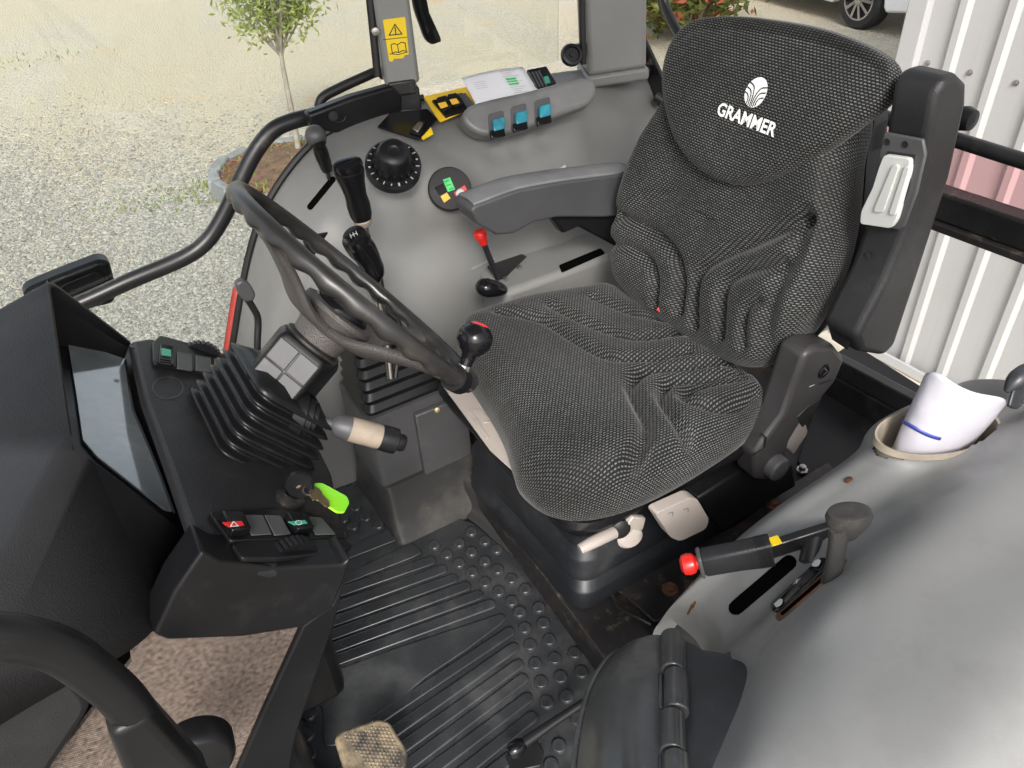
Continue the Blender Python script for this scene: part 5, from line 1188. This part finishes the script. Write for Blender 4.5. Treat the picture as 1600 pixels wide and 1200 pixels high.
studs = [(905, 150), (850, 200), (965, 190), (740, 210), (795, 250), (905, 240), (1018, 228), (850, 290), (965, 280), (908, 330), (1022, 318), (965, 375), (1083, 360), (1027, 415), (1145, 405), (1085, 460), (1207, 488), (1120, 508), (1143, 580), (1227, 558), (1167, 655), (1253, 632), (1365, 690), (1190, 738), (1277, 715), (1395, 775), (1215, 820), (1303, 798), (1240, 910), (1330, 885), (1295, 1105), (1380, 985), (1260, 1190), (1400, 1080), (335, 92), (378, 125), (435, 85), (490, 120), (180, 965), (172, 1057), (178, 1145), (325, 165), (280, 60), (390, 40), (220, 1240)]
sv, sf = g_lathe([(.0135, 0), (.0130, .0048), (.0112, .0066), (.001, .0068)], (0, 0, 0), (0, 0, 1), 18, close=False)
first = None
for u, v in studs:
    p = Z3(u, v, .006)
    if first is None: 
        first = obj('stud', [q+p for q in sv], sf, 'mat2', t); fp_ = p
    else:
        o = first.copy(); COL.objects.link(o); o.parent = t; o.location = p-fp_
# riser and seat platform
pr_ = [[PZ(u, v, .004) for u, v in ((560, 720), (640, 770), (720, 802), (790, 862), (860, 925), (930, 995), (985, 1055), (1040, 1150))],
       [PZ(u, v, .02) for u, v in ((575, 700), (660, 755), (745, 795), (815, 855), (888, 920), (950, 975), (1010, 1040), (1065, 1130))],
       [PZ(u, v, .085) for u, v in ((600, 680), (690, 735), (765, 770), (840, 830), (905, 885), (965, 935), (1030, 985), (1085, 1050))],
       [PZ(u, v, .100) for u, v in ((620, 670), (710, 720), (790, 760), (860, 815), (930, 870), (990, 915), (1050, 960), (1110, 1020))]]
vs, fs = g_grid(patch(pr_, 18, 60))
struct(obj('floor_riser', vs, fs, 'riser', smooth=180, solid=.005), 'dusty rubber covered step in front of the seat')
struct(obj('seat_platform', *g_prism([(.50, .38, .02), (1.46, .38, .02), (1.46, 1.40, .02), (.56, 1.40, .02)], (0, 0, .076)), 'rusty', bev=.004), 'dirty black steel platform under the seat')
# rusty anchor plate with bolts near the handbrake
t = thing('anchor_plate', 'rusty black anchor plate with bolts beside the seat base', 'bracket', PZ(1040, 930, .10))
plate('plate', [(960, 920), (1085, 852), (1180, 880), (1040, 968), (1022, 975)], (V((.6, .6, .100)), V((0, 0, 1))), 'rusty', t, th=.008, bev=.002)
for u, v in ((1047, 921), (1083, 918)): lathe('bolt', [(.016, 0), (.016, .003), (.010, .004), (.010, .011), (.008, .012), (.001, .010)], PZ(u, v, .108), (0, 0, 1), 'rust', t, seg=12)
tube('edge_angle', [PZ(950, 915, .112), PZ(966, 948, .112), PZ(1018, 975, .112)], .004, 'blk_met', t, seg=6)
t = thing('seat_rail_plate', 'long dirty steel mounting rail along the near side of the seat', 'rail', PZ(1230, 790, .10))
v_, f_ = g_prism([PZ(u, v, .10) for u, v in ((1085, 880), (1250, 760), (1290, 735), (1310, 760), (1140, 885))], (0, 0, .03)); obj('rail', v_, f_, 'rusty', t, bev=.003)
for u, v in ((1253, 735), (1258, 777), (1208, 790)): lathe('bolt', [(.013, 0), (.013, .003), (.008, .004), (.008, .013), (.006, .014), (.001, .014)], PZ(u, v, .131), (0, 0, 1), 'steel' if v < 750 else 'rust', t, seg=6 if v < 750 else 12)
# black storage well behind the seat
t = thing('storage_tray', 'black open storage tray behind the seat', 'tray', (1.25, .75, .1))
prism('tray_floor', [PZ(u, v, .11) for u, v in ((1245, 725), (1300, 560), (1330, 540), (1440, 610), (1380, 720), (1300, 800))], (0, 0, .01), 'blk2', t, bev=.002)
a, b = PX(1305, 560, 1.42), PX(1440, 632, 1.42)
ext0, ext1 = a+(a-b)*1.0, b+(b-a)*.6
prism('rear_lip', [ext0, ext1, ext1-V((0, 0, .05)), ext0-V((0, 0, .05))], (.03, 0, 0), 'blk_met', t, bev=.004)
prism('rear_wall', [ext0-V((.01, 0, .04)), ext1-V((.01, 0, .04)), V((1.41, ext1.y, .1)), V((1.41, ext0.y, .1))], (-.008, 0, 0), 'blk2', t, bev=0)

# ================================================================ LEFT CONSOLE
t = thing('left_console', 'pale grey left wheel arch console with lever slots', 'console', (.8, .3, .1))
LR = [ # rows from the seat side towards the door; each (u, v, z)
 [(1020, 1010, .10), (1050, 985, .10), (1110, 915, .10), (1180, 855, .10), (1245, 800, .11), (1290, 765, .13), (1320, 740, .16), (1345, 705, .24)],
 [(1022, 985, .16), (1048, 955, .22), (1115, 880, .30), (1190, 815, .36), (1260, 765, .40), (1305, 735, .42), (1335, 712, .44), (1365, 680, .48)],
 [(1040, 965, .20), (1065, 932, .30), (1135, 862, .40), (1210, 800, .45), (1275, 755, .48), (1318, 725, .50), (1350, 698, .53), (1378, 655, .555)],
 [(1062, 978, .20), (1095, 945, .30), (1165, 880, .41), (1240, 818, .47), (1305, 775, .50), (1360, 735, .53), (1400, 712, .56), (1440, 650, .570)],
 [(1100, 1010, .24), (1140, 985, .33), (1210, 920, .43), (1285, 850, .49), (1350, 803, .52), (1415, 760, .545), (1475, 722, .565), (1540, 665, .570)],
 [(1130, 1025, 0.322), (1172, 1005, 0.422), (1250, 930, 0.502), (1325, 862, 0.542), (1390, 812, 0.562), (1455, 768, 0.582), (1520, 730, 0.597), (1600, 660, 0.597)],
 [(1165, 1040, 0.416), (1195, 1020, 0.496), (1275, 960, 0.566), (1350, 900, 0.591), (1420, 850, 0.606), (1490, 805, 0.616), (1560, 760, 0.621), (1660, 690, 0.616)],
 [(1160, 1085, .47), (1190, 1075, .535), (1275, 1030, .582), (1360, 985, .608), (1440, 945, .622), (1520, 900, .630), (1610, 840, .633), (1720, 760, .63)],
 [(1130, 1160, .49), (1170, 1165, .555), (1265, 1140, .592), (1370, 1120, .618), (1470, 1090, .638), (1560, 1030, .648), (1660, 950, .65), (1780, 850, .645)],
 [(1108, 1220, .49), (1155, 1240, .555), (1265, 1250, .588), (1390, 1240, .612), (1500, 1200, .634), (1600, 1130, .642), (1710, 1040, .64), (1830, 930, .635)],
 [(1095, 1330, .47), (1150, 1370, .535), (1270, 1380, .565), (1420, 1360, .588), (1540, 1310, .605), (1650, 1220, .61), (1760, 1120, .605), (1880, 1000, .60)]]
LR3 = [[PZ(*p) for p in r] for r in LR]
for r in LR3: r.append(r[-1]+V((.20, 0, -.02)))
gl = patch(LR3, 90, 102)
for u, v, z in ((1105, 1005, .26), (1150, 970, .35), (1190, 930, .42)): sculpt(gl, PZ(u, v, z), .06, V((0, 0, -1)), .018)
for u, v, z in ((1330, 870, .535), (1390, 822, .555), (1460, 772, .57), (1530, 730, .58)): sculpt(gl, PZ(u, v, z), .05, V((0, 0, -1)), .008)
pass
vs, fs = g_grid(gl)
# cut the cup well: drop faces whose centre falls inside the ellipse
cupc = PZ(1463, 676, .567); cax = (PZ(1552, 650, .567)-PZ(1375, 690, .567)); clen = cax.length/2*.98; cax.normalize(); cbx = V((-cax.y, cax.x, 0))
def in_cup(p, k=1.0):
    d = p-cupc; return (d.dot(cax)/clen)**2+(d.dot(cbx)/(clen*.52))**2 < k
nf = [f for f in fs if not in_cup(sum((vs[i] for i in f), V())/4)]
vs0, fs0 = vs, fs; obj('shell', vs, nf, 'gryl', t, smooth=180)
def ell(k, dz): return [cupc+cax*clen*k*math.cos(a)+cbx*clen*.52*k*math.sin(a)+V((0, 0, dz)) for a in [2*math.pi*i/40 for i in range(40)]]
rimz = .004
vs, fs = stack([ell(1.07, rimz-.006), ell(1.045, rimz+.004), ell(1.0, rimz+.003), ell(.96, rimz-.012), ell(.90, -.10)], cap=False); obj('cup_rim', vs, fs, mat('tan_rim_plastic', (.27, .235, .185), .5, var=(20, .2)), t, smooth=60)
# slots and marked plate
lskin = Skin(vs0, fs0)
def surf(u, v): return lskin.hit(u, v)[0]
strip(lskin, (1142, 957), (1242, 872), 23, .0005, 'hole', 'handbrake_slot', t)
strip(lskin, (1214, 968), (1322, 874), 11, .0005, 'rust', 'lever_slot_edge', t); strip(lskin, (1222, 962), (1320, 878), 5, .0012, 'hole', 'lever_slot', t)
mk = strip(lskin, (1208, 955), (1294, 876), 19, .0012, 'blk_gloss', 'marked_plate', t)
pc0, nc0 = lskin.hit(1250, 914); rt_ = (surf(1262, 912)-surf(1244, 916)); up_ = nc0.cross(rt_); text('n_mark', 'N', .014, pc0+nc0*.0055-up_.normalized()*.004, rt_, up_, 'whp', mk, .0004)
for cu_, cv_ in ((1221, 946), (1280, 884)):
    decal(lskin, [(cu_+random.uniform(5, 8)*math.cos(a)*1.0, cv_+random.uniform(3, 7)*math.sin(a)-.6*6*math.cos(a)) for a in [i*.7 for i in range(9)]],   .0044, 'whp', 'worn_symbol', mk, th=.0003, nsub=1)
for cu_, cv_, l_ in ((1075, 952, 14), (1082, 945, 8)): decal(lskin, capsule((cu_, cv_+l_/2), (cu_+l_*.5, cv_-l_/2), 4, 3), .0002, 'rust', 'scuff', t, th=.0003, nsub=1)
lathe('rusty_screw', [(.006, 0), (.006, .002), (.001, .003)], surf(1326, 752)+V((0, 0, .002)), (-.3, .5, .8), 'rust', t, seg=12)
# handbrake
t = thing('handbrake', 'black handbrake lever with a red release button', 'handbrake', surf(1250, 880))
b0, b1, b2 = PZ(1095, 878, .455), PZ(1205, 858, .480), PZ(1300, 828, .50)
d = b1-b0; L_ = d.length; ax = basis(d, (0, .1, 1))
def gsec(p, hx, hy, r=.006): return rounded([p-ax[0]*hx-ax[1]*hy, p+ax[0]*hx-ax[1]*hy, p+ax[0]*hx*.8+ax[1]*hy, p-ax[0]*hx*.8+ax[1]*hy], r, 3)
vs, fs = stack([gsec(b0, .012, .014), gsec(b0+d*.05, .016, .0175), gsec(b0+d*.5, .016, .018), gsec(b0+d*.85, .0165, .020), gsec(b1, .016, .021)]); gp_ = obj('grip', vs, fs, 'blk', t, smooth=40)
for k in range(6): vs, fs = stack([gsec(b0+d*(.80+.03*k), .0168, .0205), gsec(b0+d*(.812+.03*k), .0168, .0205)]); obj('grip_ridge', vs, fs, 'blk2', gp_)
vs, fs = stack([gsec(b0-d*.04, .0165, .018), gsec(b0+d*.02, .0178, .0195)]); obj('grip_collar', vs, fs, 'gryd', t, smooth=40, bev=.002)
lathe('release_button', [(.009, -.012), (.009, .006), (.014, .010), (.0155, .018), (.0140, .025), (.008, .029), (.001, .029)], b0, -d, 'red', t, seg=24)
dd = (b2-b1); ax2 = basis(dd, (0, .1, 1)); box('arm', (b1+b2)/2, (.014, .026, dd.length*1.15), 'blk_met', t, ax=ax2, bev=.003)
box('yellow_sticker', b1+dd*.08+ax2[1]*.0138-ax2[0]*.0, (.0145, .002, .014), 'yelp', t, ax=ax2, bev=0)
tube('lower_arm', [b2-dd*.3, surf(1262, 880)], .012, 'blk_met', t, seg=10, flat=.6)
# grey T-handled lever
t = thing('hand_lever', 'worn dark grey mushroom topped lever on the pale console', 'lever', surf(1298, 890))
l0 = surf(1302, 900); l1 = PZ(1312, 822, l0.z+.085)
tube('stem', smooth_path([l0-V((0, 0, .02)), (l0+l1)/2+V((0, 0, 0)), l1], 5), [.0145-.002*math.sin(i/10*3.1) for i in range(11)], 'dgry', t, seg=14, flat=.75, ref=(0, 1, 0))
tn = V((-.10, .10, 1)); ta = V((.75, -.55, -.1))
vs, fs = g_lathe([(.010, -.030), (.018, -.016), (.0245, -.004), (.0260, .006), (.0235, .014), (.019, .0155), (.010, .0142), (.001, .0138)], PZ(1326, 812, l1.z+.006), tn, 28, ta, .66, 1.02); obj('knob', vs, fs, 'dgry', t)
# rolled white packet in the cup well
t = thing('rolled_packet', 'rolled white plastic packet with a navy stripe standing in the cup well', 'packet', cupc-V((0, 0, .10)))
base = cupc+cax*-.012-V((0, 0, .07)); topc = PZ(1506, 612, .64); dv = topc-base
aa, bb, dd = basis(dv, cax)
tocam = (EYE-topc).normalized()
def roll(q, th, r): return base+dv*q+(aa*math.cos(th)*r*.50+bb*math.sin(th)*r)
vs = []; n = 64; m_ = 24
for i in range(m_+1):
    q = i/m_*1.0
    for k in range(n):
        th = k/n*2*math.pi*1.18+.6; r = (.056+.018*q)*(1-.05*k/n)*(1+.02*mn.noise(V((math.cos(th)*2, math.sin(th)*2, q*6)))); 
        w_ = .040*q*((aa*math.cos(th)+bb*math.sin(th)).dot(tocam))+.006*math.sin(3*th)*q
        p = roll(q, th, r)+dv.normalized()*w_; vs.append(p)
fs = [(i*n+k, i*n+k+1, (i+1)*n+k+1, (i+1)*n+k) for i in range(m_) for k in range(n-1)]
obj('packet', vs, fs, 'plw', t, smooth=180, solid=.0012)
vs2 = []
for q in (.49, .52):
    for k in range(n):
        th = k/n*2*math.pi*1.18+.6; r = (.056+.018*q)*(1-.05*k/n)*(1+.02*mn.noise(V((math.cos(th)*2, math.sin(th)*2, q*6))))+.0040; vs2.append(roll(q, th, r)+dv.normalized()*(.040*q*((aa*math.cos(th)+bb*math.sin(th)).dot(tocam))+.006*math.sin(3*th)*q))
kk0 = [k for k in range(n-1) if proj(vs2[k])[0] < 1470]
obj('navy_stripe', vs2, [(k, k+1, n+k+1, n+k) for k in kk0], 'navy', t, smooth=180, solid=.0006, offs=1)
# dark cloth on the ledge behind it
t = thing('dark_cloth', 'dark blue black bundle lying behind the rolled white packet', 'cloth', PZ(1590, 600, .60))
gv = [[PZ(1572+18*j, 616-6*j+7*i-10*math.sin(.8*j), .60)+V((0, 0, .02*math.sin(1.2*j+i)+.02*(i < 2))) for j in range(7)] for i in range(4)]
vs, fs = g_grid(patch(gv, 14, 24)); obj('folded_end', vs, fs, 'flapd', t, smooth=180, solid=.004)
tube('rolled_end', smooth_path([PZ(1572, 612, .62), PZ(1584, 598, .63), PZ(1600, 586, .635), PZ(1640, 572, .63)], 4), [.004, .006, .008, .010, .012, .013, .014, .014, .015, .015, .015, .015, .015], 'flapd', t, seg=10)
# hinged rubber cover at the foot of the left console
t = thing('hinged_cover', 'shiny black hinged cover at the foot of the left console', 'cover', PZ(1000, 1150, .30))
h0, h1 = PZ(1050, 1000, .33), PZ(1056, 1300, .40)
HN = (h1-h0).cross(V((1, -.2, .1))).normalized(); HN = HN if HN.z > 0 else -HN
lfp = [(1035, 1000), (1000, 990), (965, 992), (940, 1010), (915, 1050), (900, 1100), (890, 1160), (886, 1220), (890, 1300), (1045, 1300)]
lf = [PP(u, v, h0, HN) for u, v in lfp]
c_ = sum(lf, V())/len(lf)
rowsL = []
for k in range(7):
    q = k/6; rowsL.append([(p*(1-q)+(h0+(h1-h0)*min(1, max(0, (p-h0).dot(h1-h0)/(h1-h0).length_squared)))*q)+HN*(-.030*(1-q)**2+.010*math.sin(math.pi*q)) for p in lf[:9]])
vs, fs = g_grid(patch(rowsL, 24, 48)); obj('leaf', vs, fs, 'flap', t, smooth=180, solid=.005)
tube('leaf_lip', smooth_path([p-HN*.029 for p in lf[:9]], 5), .004, 'flap', t, seg=8)
rtp = [(1066, 1002), (1100, 1022), (1135, 1028), (1165, 1012), (1190, 1004), (1198, 1025), (1180, 1080), (1160, 1140), (1130, 1220), (1110, 1300), (1060, 1300)]
prism('fixed_leaf', [PP(u, v, h0-HN*.012, HN) for u, v in rtp], HN*.010, 'flapd', t, bev=.004)
hd2 = (h1-h0)
for k, (v0, v1) in enumerate(((992, 1052), (1052, 1116), (1116, 1180), (1180, 1250))):
    x0 = 1047 if k % 2 == 0 else 1053
    a, b = PP(x0+3, v0+2, h0+HN*.010, HN), PP(x0+4, v1-2, h0+HN*.010, HN); kn = tube('hinge_knuckle', [a, b], .0165, 'flap', t, seg=20, bev=.002)
    px = [(x0+16, v0+8), (x0+24, v0+8), (x0+25, v1-4), (x0+16, v1-4)] if k % 2 == 0 else [(x0-16, v0+4), (x0-24, v0+4), (x0-23, v1-6), (x0-15, v1-6)]
    plate('knuckle_strap', px, (h0+HN*.001, HN), 'flap', t, th=.006, bev=.002)
# pedal and the foot lever
t = thing('brake_pedal', 'worn tan and black treaded pedal pad above the mat', 'pedal', PZ(580, 1190, .0))
pdn = V((.25, -.25, .9)).normalized(); pd0 = PZ(580, 1165, .11)
pad = plate('pad', [(521, 1158), (532, 1146), (590, 1128), (606, 1132), (636, 1180), (632, 1205), (590, 1240), (545, 1235)], (pd0, pdn), 'tread', t, th=.014, bev=.005, r=.010)
a_, b_, _ = basis(pdn, PP(600, 1150, pd0, pdn)-PP(540, 1180, pd0, pdn)); gg = G(); pc_ = PP(578, 1180, pd0+pdn*.0142, pdn)
for i in range(-8, 9):
    for j in range(-8, 9):
        c = pc_+a_*.0064*(i+.5*(j % 2))+b_*.0055*j; u, v = proj(c)
        if 532 < u < 626 and v > 1136 and (u-530)*.32+(v-1150) > 2 and v < 1128+(u-590)*1.2+46*(u < 620)+40: gg.add([c+a_*.0026, c+b_*.0026, c-a_*.0026, c-b_*.0026, c+pdn*.0022], [(0, 1, 4), (1, 2, 4), (2, 3, 4), (3, 0, 4)])
o = gg.obj('tread_studs', 'tread', pad, smooth=0); o['kind'] = 'stuff'
tube('pedal_arm', [pd0-pdn*.002, pd0+V((-.08, .02, -.06)), pd0+V((-.2, .04, .02))], .010, 'blk_met', t)
t = thing('foot_lever', 'slim black foot lever lying across the mat beside the hinged cover', 'lever', PZ(850, 1150, .02))
f0, f1, f2 = PZ(803, 1172, .06), PZ(860, 1132, .065), PZ(905, 1102, .07)
tube('rod', [f0, f1, f2, f2+(f2-f1)*1.5], [.010, .008, .007, .007], 'blk_met', t, seg=12)
lathe('knob', [(.001, -.012), (.010, -.010), (.0145, -.002), (.0145, .010), (.011, .018), (.008, .022)], f0, f1-f0, 'blk_gloss', t, seg=22)
prism('stop_plate', [PZ(u, v, .008) for u, v in ((790, 1185), (840, 1160), (850, 1178), (845, 1200), (800, 1210))], (0, 0, .008), 'blk_met', t, bev=.002)
# sill and seal at the door side
t = thing('door_sill', 'dark door seal edge at the lower right corner', 'door seal', (.7, .05, .45))
tube('seal', smooth_path([PZ(1500, 1290, .50), PZ(1560, 1205, .52), PZ(1600, 1165, .54), PZ(1700, 1070, .55), PZ(1800, 960, .55)], 5), .010, 'gask', t, seg=10)
